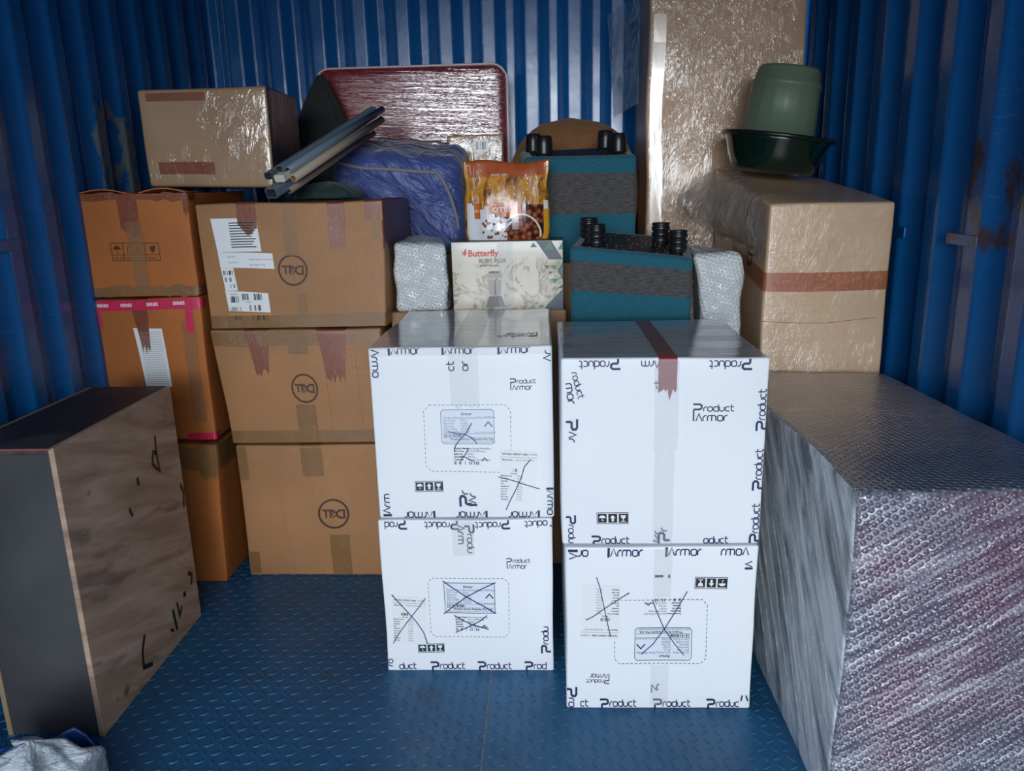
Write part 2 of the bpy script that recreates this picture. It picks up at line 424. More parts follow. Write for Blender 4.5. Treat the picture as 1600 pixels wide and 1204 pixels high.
class Box:
    """box W x D x H with the front at y = 0, x centred; rounded edges, optional corner shifts and a gentle unevenness"""
    def __init__(s, W, D, H, r=.004, amp=.0, freq=3.0, seed=0, corners=None, bulge=0.0):
        s.W, s.D, s.H, s.r, s.amp, s.freq, s.seed, s.c, s.bulge = W, D, H, r, amp, freq, seed, corners or {}, bulge
    def f(s, p):
        x, y, z = p
        W, D, H = s.W, s.D, s.H
        u, v, w = x / W, y / D, z / H
        q = Vector((x - W / 2, y, z))
        for (a, b, c), off in s.c.items():
            k = (u if a else 1 - u) * (v if b else 1 - v) * (w if c else 1 - w)
            q += Vector(off) * k
        if s.bulge:
            bb = s.bulge
            fx = max(0, 1 - (2 * u - 1) ** 2); fy = max(0, 1 - (2 * v - 1) ** 2); fz = max(0, 1 - (2 * w - 1) ** 2)
            q.x += (2 * u - 1) * bb * fy * fz; q.y += (2 * v - 1) * bb * fx * fz
            q.z += max(0, (2 * w - 1)) * bb * fx * fy
        if s.amp:
            nv = noise.noise_vector(Vector((x, y, z)) * s.freq + Vector((s.seed * 7.3, s.seed * 3.1, 0)))
            k = min(1.0, w * 8)
            q += Vector((nv.x * s.amp, nv.y * s.amp, nv.z * s.amp * k))
        return q
    def rnd(s, p):
        r = s.r
        L = (s.W, s.D, s.H)
        c = Vector([min(max(p[i], r), L[i] - r) for i in range(3)])
        d = Vector(p) - c
        if d.length < 1e-9: return Vector(p)
        k = sum(1 for i in range(3) if abs(d[i]) > 1e-9)
        if k <= 1: return Vector(p)
        return c + d.normalized() * r
    def geo(s, n=8):
        X, Y, Z = samples(s.W, s.r, n), samples(s.D, s.r, n), samples(s.H, s.r, n)
        vi, V, F, face = {}, [], [], []
        def add(p):
            k = (round(p[0], 6), round(p[1], 6), round(p[2], 6))
            if k not in vi:
                vi[k] = len(V); V.append(s.f(s.rnd(p)))
            return vi[k]
        def grid(A, B, fn, tagname, flip):
            for i in range(len(A) - 1):
                for j in range(len(B) - 1):
                    q = [add(fn(A[i], B[j])), add(fn(A[i + 1], B[j])), add(fn(A[i + 1], B[j + 1])), add(fn(A[i], B[j + 1]))]
                    F.append(q[::-1] if flip else q)
                    face.append((tagname, (A[i] + A[i + 1]) / 2, (B[j] + B[j + 1]) / 2))
        grid(X, Z, lambda a, b: (a, 0, b), 'front', False)
        grid(X, Z, lambda a, b: (a, s.D, b), 'back', True)
        grid(Y, Z, lambda a, b: (0, a, b), 'left', True)
        grid(Y, Z, lambda a, b: (s.W, a, b), 'right', False)
        grid(X, Y, lambda a, b: (a, b, s.H), 'top', False)
        grid(X, Y, lambda a, b: (a, b, 0), 'bottom', True)
        return V, F, face
    def build(s, name, mat, parent, n=8):
        V, F, _ = s.geo(n)
        return mesh_obj(name, V, F, mat, parent, smooth=True)
    def P(s, side, u, v, off=.0006):
        W, D, H = s.W, s.D, s.H
        if side == 'front': return s.f((u * W, -off, v * H))
        if side == 'back': return s.f((W - u * W, D + off, v * H))
        if side == 'left': return s.f((-off, (1 - u) * D, v * H))
        if side == 'right': return s.f((W + off, u * D, v * H))
        return s.f((u * W, v * D, H + off))

# --- 2-D drawing: polygons in the plane, later laid onto a face
_txt = {}
def text_poly(s, bold=False):
    key = (s, bold)
    if key not in _txt:
        cu = bpy.data.curves.new('t', 'FONT'); cu.body = s; cu.size = 1; cu.resolution_u = 2
        if bold: cu.offset = .03
        o = bpy.data.objects.new('t', cu)
        col.objects.link(o)
        dg = bpy.context.evaluated_depsgraph_get()
        me = bpy.data.meshes.new_from_object(o.evaluated_get(dg))
        V = [(v.co.x, v.co.y) for v in me.vertices]; F = [list(p.vertices) for p in me.polygons]
        w = max([v[0] for v in V] or [1])
        bpy.data.objects.remove(o); bpy.data.curves.remove(cu); bpy.data.meshes.remove(me)
        _txt[key] = (V, F, w)
    return _txt[key]

GL = {
 'r': (.75, [[(0, 0), (0, .65), (.3, 1), (.62, 1)]]),
 'o': (1.15, [[(.25, 0), (.75, 0), (.95, .22), (.95, .78), (.75, 1), (.25, 1), (0.03, .78), (0.03, .22), (.25, 0)]]),
 'd': (1.15, [[(.95, 1.55), (.95, 0), (.25, 0), (.03, .22), (.03, .78), (.25, 1), (.93, 1)]]),
 'u': (1.15, [[(.03, 1), (.03, .25), (.28, 0), (.70, 0), (.93, .25), (.93, 1)]]),
 'c': (1.0, [[(.82, 1), (.25, 1), (.03, .78), (.03, .22), (.25, 0), (.82, 0)]]),
 't': (.8, [[(.15, 1.5), (.15, .25), (.38, 0), (.68, 0)], [(.0, 1), (.66, 1)]]),
 'm': (1.75, [[(.03, 0), (.03, .75), (.27, 1), (1.25, 1), (1.5, .75), (1.5, 0)], [(.77, 1), (.77, 0)]]),
 'A': (1.25, [[(.0, 0), (.52, 1.35), (1.05, 0)]]),
 'P': (1.9, [[(-.3, 1.5), (1.15, 1.5), (1.5, 1.25), (1.5, .78), (1.15, .5), (.15, .5)], [(.15, .5), (.15, -.55)]]),
}
def armor_strokes(word):
    x, out = 0, []
    for ch in word:
        if ch == 'I': out.append([(x, -.2), (x, 1.45)]); x += .35; continue
        if ch == ' ': x += .8; continue
        w, st = GL[ch]
        out += [([(x + a, b) for a, b in s_], 2.0 if ch == 'P' else 1.0) for s_ in st] if True else []
        x += w
    return [(s_ if isinstance(s_, tuple) else (s_, 2.0)) for s_ in out], x

class Draw:
    """collects flat shapes in a measuring frame (l, t, r, b) of one face and lays them on it as one mesh"""
    def __init__(s, box, side='front', ext=(0, 1, 1, 0), off=.0008):
        s.b, s.side, s.off, s.e = box, side, off, ext
        s.V, s.F = [], []
    def add(s, V, F):
        k = len(s.V); s.V += V; s.F += [[i + k for i in f] for f in F]; return s
    def rect(s, x0, y0, x1, y1, n=1, m=1):
        if s.b is not None:
            n = max(n, math.ceil(abs(x1 - x0) / (abs(s.e[2] - s.e[0]) * .045))); m = max(m, math.ceil(abs(y1 - y0) / (abs(s.e[3] - s.e[1]) * .045)))
        V = [(x0 + (x1 - x0) * i / n, y0 + (y1 - y0) * j / m) for j in range(m + 1) for i in range(n + 1)]
        F = [[j * (n + 1) + i, j * (n + 1) + i + 1, (j + 1) * (n + 1) + i + 1, (j + 1) * (n + 1) + i] for j in range(m) for i in range(n)]
        return s.add(V, F)
    def poly(s, pts):
        return s.add(list(pts), [list(range(len(pts)))])
    def rectm(s, *a):
        s.rect(*a); s.mark(); return s
    def pen(s, pts, w):
        s.line(pts, w); s.mark(); return s
    def line(s, pts, w):
        if s.b is not None:      # short steps, so that the stroke follows the face
            lim = abs(s.e[2] - s.e[0]) * .05; q = [pts[0]]
            for a, b in zip(pts[:-1], pts[1:]):
                k = max(1, math.ceil(math.dist(a, b) / lim))
                q += [(a[0] + (b[0] - a[0]) * i / k, a[1] + (b[1] - a[1]) * i / k) for i in range(1, k)] + [b]
            pts = q
        n = len(pts); L, Rr = [], []
        closed = pts[0] == pts[-1] and n > 2
        for i, p in enumerate(pts):
            a = pts[i - 1] if i else (pts[-2] if closed else None)
            b = pts[i + 1] if i < n - 1 else (pts[1] if closed else None)
            d = Vector((0, 0))
            if a: d += (Vector(p) - Vector(a)).normalized()
            if b: d += (Vector(b) - Vector(p)).normalized()
            if d.length < 1e-6: d = Vector((1, 0))
            d.normalize()
            k = 1.0
            if a and b:
                c = d.dot((Vector(b) - Vector(p)).normalized()); k = 1 / max(.55, c)
            ex = Vector((0, 0))
            nn = Vector((-d.y, d.x)) * w / 2 * k
            L.append((p[0] + nn.x, p[1] + nn.y)); Rr.append((p[0] - nn.x, p[1] - nn.y))
        return s.add(L + Rr, [[i, i + 1, n + i + 1, n + i] for i in range(n - 1)])
    def ring(s, cx, cy, r, w, a0=0, a1=360, n=48, ry=None):
        ry = ry or r
        pts = [(cx + r * math.cos(R(a0 + (a1 - a0) * i / n)), cy + ry * math.sin(R(a0 + (a1 - a0) * i / n))) for i in range(n + 1)]
        if a1 - a0 == 360: pts[-1] = pts[0]
        return s.line(pts, w)
    def disc(s, cx, cy, r, ry=None, n=14):
        return s.poly([(cx + r * math.cos(2 * math.pi * i / n), cy + (ry or r) * math.sin(2 * math.pi * i / n)) for i in range(n)])
    def place(s, V, F, x, y, size, rot=0, sx=1.0, anchor=0.0):
        c, q = math.cos(R(rot)), math.sin(R(rot))
        out = []
        for a, b in V:
            a = (a - anchor) * size * sx; b = b * size
            out.append((x + a * c - b * q, y - (a * q + b * c)))
        return s.add(out, F)
    def text(s, t, x, y, size, rot=0, sx=1.0, bold=False, center=False):
        V, F, w = text_poly(t, bold)
        return s.place(V, F, x, y, size, rot, sx, w / 2 if center else 0)
    def armor(s, word, x, y, size, rot=0, w=.21, clip=None):
        size *= 1.5
        st, wd = armor_strokes(word)
        t = Draw(None)
        for pts, k in st: t.line(pts, w * k)
        V, F = t.V, t.F
        if clip:   # keep only the faces inside a strip of the lettering (rest is folded over the edge)
            lo, hi = clip
            V = [(a, min(max(b, lo), hi)) for a, b in V]
        s.place(V, F, x, y, size, rot); s.mark(); return s
    def logo(s, x, y, h, rot=0, w=.20):
        """two-line logo, lower left corner x, y"""
        t = Draw(None)
        t.line([(0, 3.3), (1.35, 3.3), (1.7, 3.05), (1.7, 2.6), (1.35, 2.3), (.12, 2.3)], .34)
        t.line([(.14, 2.3), (.14, 0)], .30)
        st, _ = armor_strokes('roduct')
        for pts, k in st: t.line([(2.1 + a, 1.95 + b * .85) for a, b in pts], w)
        st, _ = armor_strokes('Armor')
        for pts, k in st: t.line([(.62 + a * 1.12, b * 1.08) for a, b in pts], w * 1.15)
        return s.place(t.V, t.F, x, y, h / 3.4, rot)
    def dashed(s, pts, w, dash, gap):
        pos, on, left = 0, True, dash
        for a, b in zip(pts[:-1], pts[1:]):
            a, b = Vector(a), Vector(b); L = (b - a).length; d = (b - a) / max(L, 1e-9); t = 0
            while t < L - 1e-9:
                st = min(left, L - t)
                if on: s.line([tuple(a + d * t), tuple(a + d * (t + st))], w)
                t += st; left -= st
                if left < 1e-9: on = not on; left = dash if on else gap
        return s
    def barcode(s, x0, y0, x1, y1, n=24, seed=1, vert=False):
        rr = random.Random(seed); t = x0
        step = (x1 - x0) / n
        for i in range(n):
            if rr.random() < .62: s.rect(x0 + i * step, y0, x0 + i * step + step * rr.uniform(.5, 1.0), y1)
        return s
    def lines(s, x0, x1, y, dy, n, w, seed=1):
        rr = random.Random(seed)
        for i in range(n):
            s.rect(x0, y + i * dy, x0 + (x1 - x0) * rr.uniform(.55, 1), y + i * dy + w)
        return s
    def rotate(s, cx, cy, ang):
        c, q = math.cos(R(ang)), math.sin(R(ang))
        s.V = [(cx + (a - cx) * c - (b - cy) * q, cy + (a - cx) * q + (b - cy) * c) for a, b in s.V]; return s
    def pos(s, a, b):
        l, t, r, bt = s.e
        u, v = (a - l) / (r - l), (bt - b) / (bt - t)
        return s.b.P(s.side, min(max(u, .003), .997), min(max(v, .003), .997), s.off)
    def mark(s):
        s.cuts = getattr(s, 'cuts', []) + [(len(s.V), len(s.F))]
    def build_each(s, name, mat, parent):
        """every word or stroke drawn since the last mark becomes a part of its own"""
        v0 = f0 = 0
        for v1, f1 in s.cuts:
            V = [s.pos(a, b) for a, b in s.V[v0:v1]]
            mesh_obj(name, V, [[i - v0 for i in f] for f in s.F[f0:f1]], mat, parent)
            v0, f0 = v1, f1
    def build(s, name, mat, parent, label=None):
        V = [s.pos(a, b) for a, b in s.V]
        o = mesh_obj(name, V, s.F, mat, parent)
        if label: o['label'] = label
        return o

def tape_over(box, name, mat, parent, x0, x1, top, front, jag=.02, off=.0012, seed=1, face='front', point=False, label=None, taper=0.0):
    """strip of tape that runs over the top of a box and hangs down its front, with a torn end; x0, x1 in 0..1 of the width"""
    rr = random.Random(seed)
    W, D, H, r = box.W, box.D, box.H, box.r
    nx = 10
    path = []
    m = 8
    for i in range(m): path.append((top * (1 - i / m) + r * (i / m), H + off))
    for i in range(5):
        a = i / 4 * math.pi / 2
        path.append((r - (r + off) * math.sin(a), H - r + (r + off) * math.cos(a)))
    k0 = len(path)
    m2 = 12
    for i in range(1, m2 + 1): path.append((-off, H - r - (front - r) * i / m2))
    ends = [rr.uniform(-1, .3) * jag for _ in range(nx + 1)]
    if point: ends = [-(abs(i - nx * .55) / nx) * -2 * jag * 1.0 + rr.uniform(-.15, .15) * jag for i in range(nx + 1)]
    V, F = [], []
    for j, (y, z) in enumerate(path):
        t = max(0, j - k0 + 1) / m2
        for i in range(nx + 1):
            u = i / nx
            cx = (x0 + x1) / 2; hw = (x1 - x0) / 2 * (1 - taper * t)
            x = (cx + (u * 2 - 1) * hw) * W
            zz = z + (ends[i] * t ** 3 if j >= k0 else 0)
            if face == 'front': p = (x, y, zz)
            elif face == 'bottom_front': p = (x, y, H - zz)
            V.append(box.f(p))
    for j in range(len(path) - 1):
        for i in range(nx):
            a = j * (nx + 1) + i
            F.append([a, a + nx + 1, a + nx + 2, a + 1])
    o = mesh_obj(name, V, F, mat, parent, smooth=True)
    if label: o['label'] = label
    return o

def wrap_strip(box, name, mat, parent, z0, z1, off=.0012, sides=('left', 'front', 'right'), depth=.4, n=16, u0=0.0, u1=1.0, label=None, jag=0, seed=3):
    """horizontal band of tape round the sides of a box; z0, z1 in 0..1 of the height"""
    W, D, H, r = box.W, box.D, box.H, box.r
    rr = random.Random(seed)
    path = []
    if 'left' in sides:
        for i in range(n): path.append((-off, D * depth * (1 - i / n) + r * (i / n)))
        for i in range(4):
            a = i / 4 * math.pi / 2
            path.append((r - (r + off) * math.cos(a), r - (r + off) * math.sin(a)))
    fs = r if 'left' in sides else W * u0
    fe = W - r if 'right' in sides else W * u1
    for i in range(n + 1): path.append((fs + (fe - fs) * i / n, -off))
    if 'right' in sides:
        for i in range(1, 5):
            a = i / 4 * math.pi / 2
            path.append((W - r + (r + off) * math.sin(a), r - (r + off) * math.cos(a)))
        for i in range(1, n + 1): path.append((W + off, r + (D * depth - r) * i / n))
    V, F = [], []
    nz = 4
    for k, (x, y) in enumerate(path):
        j0 = rr.uniform(-1, 1) * jag; j1 = rr.uniform(-1, 1) * jag
        for j in range(nz + 1):
            t = j / nz
            V.append(box.f((x, y, (z0 * H + j0) * (1 - t) + (z1 * H + j1) * t)))
    for k in range(len(path) - 1):
        for j in range(nz):
            a = k * (nz + 1) + j
            F.append([a, a + nz + 1, a + nz + 2, a + 1])
    o = mesh_obj(name, V, F, mat, parent, smooth=True)
    if label: o['label'] = label
    return o

def lathe(profile, n=40, center=(0, 0, 0), axis=None, ribs=0, ribamp=0.0):
    V, F = [], []
    for j, (r, z) in enumerate(profile):
        for i in range(n):
            a = 2 * math.pi * i / n
            rr = r * (1 + ribamp * math.cos(ribs * a)) if ribs else r
            V.append(Vector((rr * math.cos(a), rr * math.sin(a), z)) + Vector(center))
    for j in range(len(profile) - 1):
        for i in range(n):
            a, b = j * n + i, j * n + (i + 1) % n
            F.append([a, b, b + n, a + n])
    F.append(list(range(n))[::-1])
    k = (len(profile) - 1) * n
    F.append([k + i for i in range(n)])
    return V, F

def tube(pts, r, n=10, closed=False):
    V, F = [], []
    m = len(pts)
    for j, p in enumerate(pts):
        a = Vector(pts[j - 1]) if (j or closed) else Vector(p)
        b = Vector(pts[(j + 1) % m]) if (j < m - 1 or closed) else Vector(p)
        d = (b - a).normalized()
        up = Vector((0, 0, 1)) if abs(d.z) < .9 else Vector((0, 1, 0))
        s = d.cross(up).normalized(); t = s.cross(d)
        for i in range(n):
            an = 2 * math.pi * i / n
            V.append(Vector(p) + (s * math.cos(an) + t * math.sin(an)) * r)
    for j in range(m if closed else m - 1):
        for i in range(n):
            a = j * n + i; b = j * n + (i + 1) % n
            c = ((j + 1) % m) * n + (i + 1) % n; d_ = ((j + 1) % m) * n + i
            F.append([a, b, c, d_])
    if not closed:
        F.append(list(range(n))[::-1]); F.append([(m - 1) * n + i for i in range(n)])
    return V, F

# ------------------------------------------------------------------ the container
def corrugation(a0, a1, pitch, depth, phase=0.0):
    """(along, inward offset) of a trapezoidal sheet with rounded folds; 0 = crest towards the room"""
    key = [(0.0, 0), (.32, 0), (.55, 1), (.77, 1), (1.0, 0)]
    pts = []
    k = math.floor((a0 - phase) / pitch) - 1
    raw = []
    while phase + k * pitch < a1 + pitch:
        for t, d in key[:-1]: raw.append((phase + (k + t) * pitch, d * depth))
        k += 1
    rad = pitch * .045
    for i in range(1, len(raw) - 1):
        p, a, b = Vector(raw[i]), Vector(raw[i - 1]), Vector(raw[i + 1])
        u = (a - p).normalized() * rad; v = (b - p).normalized() * rad
        for t in (0, .33, .67, 1):
            q = (p + u) * (1 - t) ** 2 + p * 2 * t * (1 - t) + (p + v) * t * t
            if a0 < q.x < a1: pts.append((q.x, q.y))
    return [(a0, depth * .5)] + pts + [(a1, depth * .5)]

def sheet(name, prof, fn, z0, z1, mat):
    V, F = [], []
    zs = [z0 + (z1 - z0) * i / 6 for i in range(7)]
    for (a, d) in prof:
        for z in zs: V.append(fn(a, d, z))
    for i in range(len(prof) - 1):
        for j in range(6):
            k = i * 7 + j
            F.append([k, k + 7, k + 8, k + 1])
    o = mesh_obj(name, V, F, mat)
    md = o.modifiers.new('thickness', 'SOLIDIFY'); md.thickness = .003; md.offset = 0
    tag(o, kind='structure')
    return o
dp = .034
wl = sheet('wall_left', corrugation(Y0, YB, .161, dp, 2.055), lambda a, d, z: (XL - d, a, z), -.02, ZT, M['wall_l'])
wr_ = sheet('wall_right', corrugation(Y0, YB, .211, dp * 1.2, 2.09), lambda a, d, z: (XR + d, a, z), -.02, ZT, M['wall_r'])
wb_ = sheet('wall_back', corrugation(XL - dp, XR + dp, .1685, dp, -.068), lambda a, d, z: (a, YB + d, z), -.02, ZT, M['wall_b'])

def solid(name, x0, x1, y0, y1, z0, z1, mat, parent=None, r=.002, n=1):
    b = Box(x1 - x0, y1 - y0, z1 - z0, r=r)
    V, F, _ = b.geo(n)
    V = [v + Vector(((x0 + x1) / 2, y0, z0)) for v in V]
    return mesh_obj(name, V, F, mat, parent, smooth=r > .003)
ce = solid('ceiling', XL - .05, XR + .05, Y0, YB + .05, ZT, ZT + .03, M['wall_b']); tag(ce, kind='structure')
# short flat lashing bars welded across the hollows of the side walls
for side, y0_, y1_, z_ in (('r', 1.885, 2.025, 1.035), ('r', 2.26, 2.40, 1.035), ('l', 1.80, 1.935, 1.075)):
    if side == 'r': o = solid('lashing_bar', XR - .004, XR + .004, y0_, y1_, z_, z_ + .028, M['wall_r'], wr_)
    else: o = solid('lashing_bar', XL - .004, XL + .004, y0_, y1_, z_, z_ + .028, M['wall_l'], wl)

# floor: blue tread plate with raised lens-shaped lugs in two directions
V, F = [], []
fx0, fx1 = XL - .05, XR + .06
V += [(fx0, Y0, 0), (fx1, Y0, 0), (fx1, YB + .05, 0), (fx0, YB + .05, 0), (fx0, Y0, -.02), (fx1, Y0, -.02), (fx1, YB + .05, -.02), (fx0, YB + .05, -.02)]
F += [[0, 1, 2, 3], [4, 7, 6, 5], [0, 4, 5, 1], [1, 5, 6, 2], [2, 6, 7, 3], [3, 7, 4, 0]]
pit = .0265
ix = 0
def lug(cx, cy, ang, L=.0115, w=.0032, h=.0020):
    k = len(V); c, s_ = math.cos(ang), math.sin(ang); m = 6
    ring = []
    for i in range(m + 1):
        t = -1 + 2 * i / m; ring.append((t * L, w * (1 - t * t)))
    for i in range(m - 1, 0, -1):
        t = -1 + 2 * i / m; ring.append((t * L, -w * (1 - t * t)))
    for a, b in ring: V.append((cx + a * c - b * s_, cy + a * s_ + b * c, 0.0001))
    for a, b in ring: V.append((cx + a * .7 * c - b * .5 * s_, cy + a * .7 * s_ + b * .5 * c, h))
    n_ = len(ring)
    for i in range(n_): F.append([k + i, k + (i + 1) % n_, k + n_ + (i + 1) % n_, k + n_ + i])
    F.append([k + n_ + i for i in range(n_)])
yy = .8
j = 0
while yy < 2.75:
    xx = XL; i = 0
    while xx < XR:
        lug(xx, yy, R(28) if (i + j) % 2 else R(-52)); xx += pit * 1.05; i += 1
    yy += pit * 1.0; j += 1
fl = mesh_obj('floor', V, F, M['floor']); tag(fl, kind='structure')
fs = solid('floor_weld_seam', -.152, -.149, Y0 + .1, 2.2, 0.0, .0012, flat('worn_weld', (.22, .20, .18), .5), fl, r=.0004)

# ------------------------------------------------------------------ handling symbols
def handling(d, di, x0, y0, x1, y1, flip=False, order='uag'):
    """black frame with umbrella, arrow and glass: d collects the dark shapes, di the light ones"""
    w = (x1 - x0) / 3; h = y1 - y0; t = h * .05
    for a, b, c, e in ((x0, y0, x1, y0 + t), (x0, y1 - t, x1, y1), (x0, y0, x0 + t, y1), (x1 - t, y0, x1, y1)): d.rect(a, b, c, e)
    for k, ch in enumerate(order):
        ax, bx = x0 + w * k + t * 1.8, x0 + w * (k + 1) - t * 1.0
        ay, by = y0 + t * 2.4, y1 - t * 2.4
        d.rect(ax, ay, bx, by)
        cx, cy, s_ = (ax + bx) / 2, (ay + by) / 2, (bx - ax) / 2
        g = -1 if flip else 1
        P = lambda pts: di.poly([(cx + a * s_, cy + b * s_ * g) for a, b in pts])
        if ch == 'a': P([(0, -.75), (.62, -.05), (.25, -.05), (.25, .7), (-.25, .7), (-.25, -.05), (-.62, -.05)])
        if ch == 'g':
            P([(-.6, -.7), (.6, -.7), (.45, -.1), (.1, .15), (-.1, .15), (-.45, -.1)]); P([(-.09, .15), (.09, .15), (.09, .6), (-.09, .6)]); P([(-.5, .58), (.5, .58), (.5, .75), (-.5, .75)])
        if ch == 'u':
            P([(.75 * math.cos(R(a)), -.05 - .62 * math.sin(R(a))) for a in range(0, 181, 20)])
            P([(-.06, -.05), (.06, -.05), (.06, .6), (-.06, .6)]); P([(.06, .48), (.3, .48), (.3, .62), (.06, .62)])

# ------------------------------------------------------------------ white cartons
def white_carton(label, loc, W, D, H, seed, corners=None):
    t = thing('shipping_carton', label, 'carton', loc, group='white printed cartons stacked in pairs')
    b = Box(W, D, H, r=.005, amp=.0035, freq=5, seed=seed, corners=corners)
    b.build('body', M['white_card'], t)
    return t, b
NI = M['navy_ink']

def crossed_label(b, ext, t, x0, y0, x1, y1, cross, rounded=True, flip=False, seed=1):
    """printed product label with barcode strip, caption lines and the pen strokes through it"""
    d = Draw(b, 'front', ext, .0009)
    w, h = x1 - x0, y1 - y0
    p = Draw(b, 'front', ext, .0007); p.rect(x0 + 1.2, y0 + 1.2, x1 - 1.2, y1 - 1.2, 2, 2); t = p.build('product_label', M['paper_l'], t)
    c = 3.5 if rounded else 1
    d.line([(x0 + c, y0), (x1 - c, y0), (x1, y0 + c), (x1, y1 - c), (x1 - c, y1), (x0 + c, y1), (x0, y1 - c), (x0, y0 + c), (x0 + c, y0)], .9)
    names = ['Product Name', 'SKU Code', 'Batch No', 'Quantity', 'Date of Mfg', 'Date of Expiry']
    for i, s_ in enumerate(names):
        d.text(s_, x0 + 4, y0 + h * (.26 + .082 * i), h * .085)
        if i: d.text(['', 'PA 21', 'B 0225', '100 Nos', '02/2024', '02/2026'][i], x0 + w * .37, y0 + h * (.26 + .082 * i), h * .085)
    d.text('Extra Strong White HDPE Box', x0 + w * .37, y0 + h * .26, h * .085)
    d.text('Armor', x0 + w * .38, y0 + h * .16, h * .12, bold=True)
    d.line([(x0 + 2, y0 + h * .70), (x1 - 2, y0 + h * .70)], .5)
    d.line([(x0 + 2, y0 + h * .82), (x1 - 2, y0 + h * .82)], .5)
    d.barcode(x0 + w * .05, y0 + h * .72, x0 + w * .42, y0 + h * .80, 26, seed)
    d.text('Product Armor Packaging Pvt. Ltd.', x0 + w * .17, y0 + h * .895, h * .095, bold=True)
    d.text('Made for domestic use, keep dry and away from heat and sunlight', x0 + 3, y0 + h * .96, h * .06)
    d.text('Good To Be Armoured', x0 + w * .62, y0 + h * .685, h * .07)
    d.line([(x0 + w * .82, y0 + h * .50), (x0 + w * .895, y0 + h * .36), (x0 + w * .97, y0 + h * .50)], 1.9)
    if flip:
        d.rotate((x0 + x1) / 2, (y0 + y1) / 2, 180)
    d.build('label_print', M['grey_ink'] if rounded and not flip else M['teal_ink'], t)

def mini_print(b, ext, t, x0, y0, w, h, flip=False, seed=4):
    d = Draw(b, 'front', ext, .0009)
    for i, (a, c) in enumerate((('Product Name', 'Extra Strong White Box'), ('SKU Code', 'PA 21 HDPE Series'), ('Batch No', 'B 0225'), ('Quantity', '100 Nos'), ('Customer', 'Good To Be Armoured'))):
        d.text(a, x0, y0 + h * (.12 + .16 * i), h * .14, bold=True); d.text(c, x0 + w * .42, y0 + h * (.12 + .16 * i), h * .14)
    d.barcode(x0, y0 + h * .82, x0 + w * .78, y0 + h * 1.0, 30, seed)
    d.line([(x0 + w * .86, y0 + h * .78), (x0 + w * .95, y0 + h * .60), (x0 + w * 1.04, y0 + h * .78)], 1.4)
    if flip: d.rotate(x0 + w * .5, y0 + h * .5, 180)
    d.build('product_print', M['teal_ink'], t)

def weight_label(b, ext, t, x0, y0, w, h, rot, flip=False, seed=5):
    p = Draw(b, 'front', ext, .0010); p.rect(x0, y0, x0 + w, y0 + h, 2, 2).rotate(x0 + w / 2, y0 + h / 2, rot)
    t = p.build('weight_label', M['paper'], t)
    d = Draw(b, 'front', ext, .0013)
    d.text('NATURAL WEIGHT LABEL', x0 + 3, y0 + h * .085, h * .042, bold=True); d.text('P. 000472', x0 + w * .76, y0 + h * .085, h * .042)
    d.line([(x0, y0 + h * .13), (x0 + w, y0 + h * .13)], .35)
    d.text('Material Desc.', x0 + 3, y0 + h * .19, h * .036, bold=True); d.text('Extra Strong White Box', x0 + w * .42, y0 + h * .19, h * .036)
    d.barcode(x0 + w * .26, y0 + h * .34, x0 + w * .50, y0 + h * .40, 16, seed)
    d.text('PA 2102', x0 + w * .3, y0 + h * .445, h * .034, bold=True)
    for i, s_ in enumerate(('Material Code', 'Batch No', 'Quantity', 'Size', 'Bundle No', 'Gross wt', 'Tare wt', 'Net wt', 'Mfg. Date', 'Operator')):
        yy_ = y0 + h * (.49 + .05 * i)
        d.text(s_, x0 + 2, yy_, h * .036, bold=True); d.text(('200107', '24 Nos', '32.4 kg', '0.9 kg', '31.5 kg')[i % 5], x0 + w * .47, yy_, h * .036)
    d.rotate(x0 + w / 2, y0 + h / 2, rot + (180 if flip else 0))
    d.build('label_print', M['black_ink'], t)

def rrect(x0, y0, x1, y1, c):
    return [(x0 + c, y0), (x1 - c, y0), (x1, y0 + c), (x1, y1 - c), (x1 - c, y1), (x0 + c, y1), (x0, y1 - c), (x0, y0 + c), (x0 + c, y0)]

# upper left white carton ------------------------------------------------
t, b = white_carton('upper white printed carton of the left pair, marbled mixer box right behind it', (-.1995, 1.743, .4235), .425, .562, .4225, 1)
E_ = (579, 544, 865, 803)
d = Draw(b, 'front', E_)
d.dashed(rrect(661, 628, 798, 730, 9), .9, 4, 3); d.build('dashed_outline', M['grey_ink'], t)
d = Draw(b, 'front', E_); d.logo(799, 607, 17); d.build('printed_logo', NI, t)
crossed_label(b, E_, t, 688, 635, 772, 687, None)
mini_print(b, E_, t, 707, 692, 52, 27)
weight_label(b, E_, t, 779, 697, 58, 82, 3)
d = Draw(b, 'front', E_); di = Draw(b, 'front', E_, .0011); handling(d, di, 641, 745, 687, 762)
hs = d.build('handling_symbols', M['teal_ink'], t); di.build('handling_icons', M['white_ink'], hs)
d = Draw(b, 'front', E_, .0016)
d.pen([(737, 655), (728, 670), (716, 682), (710, 690), (708, 698)], 1.5); d.pen([(698, 668), (712, 671), (724, 672), (738, 678), (745, 687)], 1.3)
d.pen([(731, 694), (725, 704), (718, 713)], 1.5); d.pen([(716, 708), (722, 706), (732, 711), (740, 714)], 1.4)
d.pen([(828, 711), (818, 722), (813, 738), (805, 755), (794, 775), (787, 790)], 1.5); d.pen([(777, 737), (800, 743), (820, 750), (842, 757)], 1.4)
d.build_each('pen_mark', M['pen_blue'], t)
d = Draw(b, 'front', E_, .0014)
for x_ in (612, 697, 783): d.armor('IArmor', x_, 553, 5.6, 0)
for x_ in (668, 753, 838): d.armor('IArmor', x_ + 2, 793, 5.6, 180)
d.armor('Armo', 584, 546, 5.6, -90); d.armor('IArm', 598, 798, 5.6, 90)
d.armor('Ar', 863, 566, 5.6, 90); d.armor('IArmo', 854, 757, 5.4, -90)
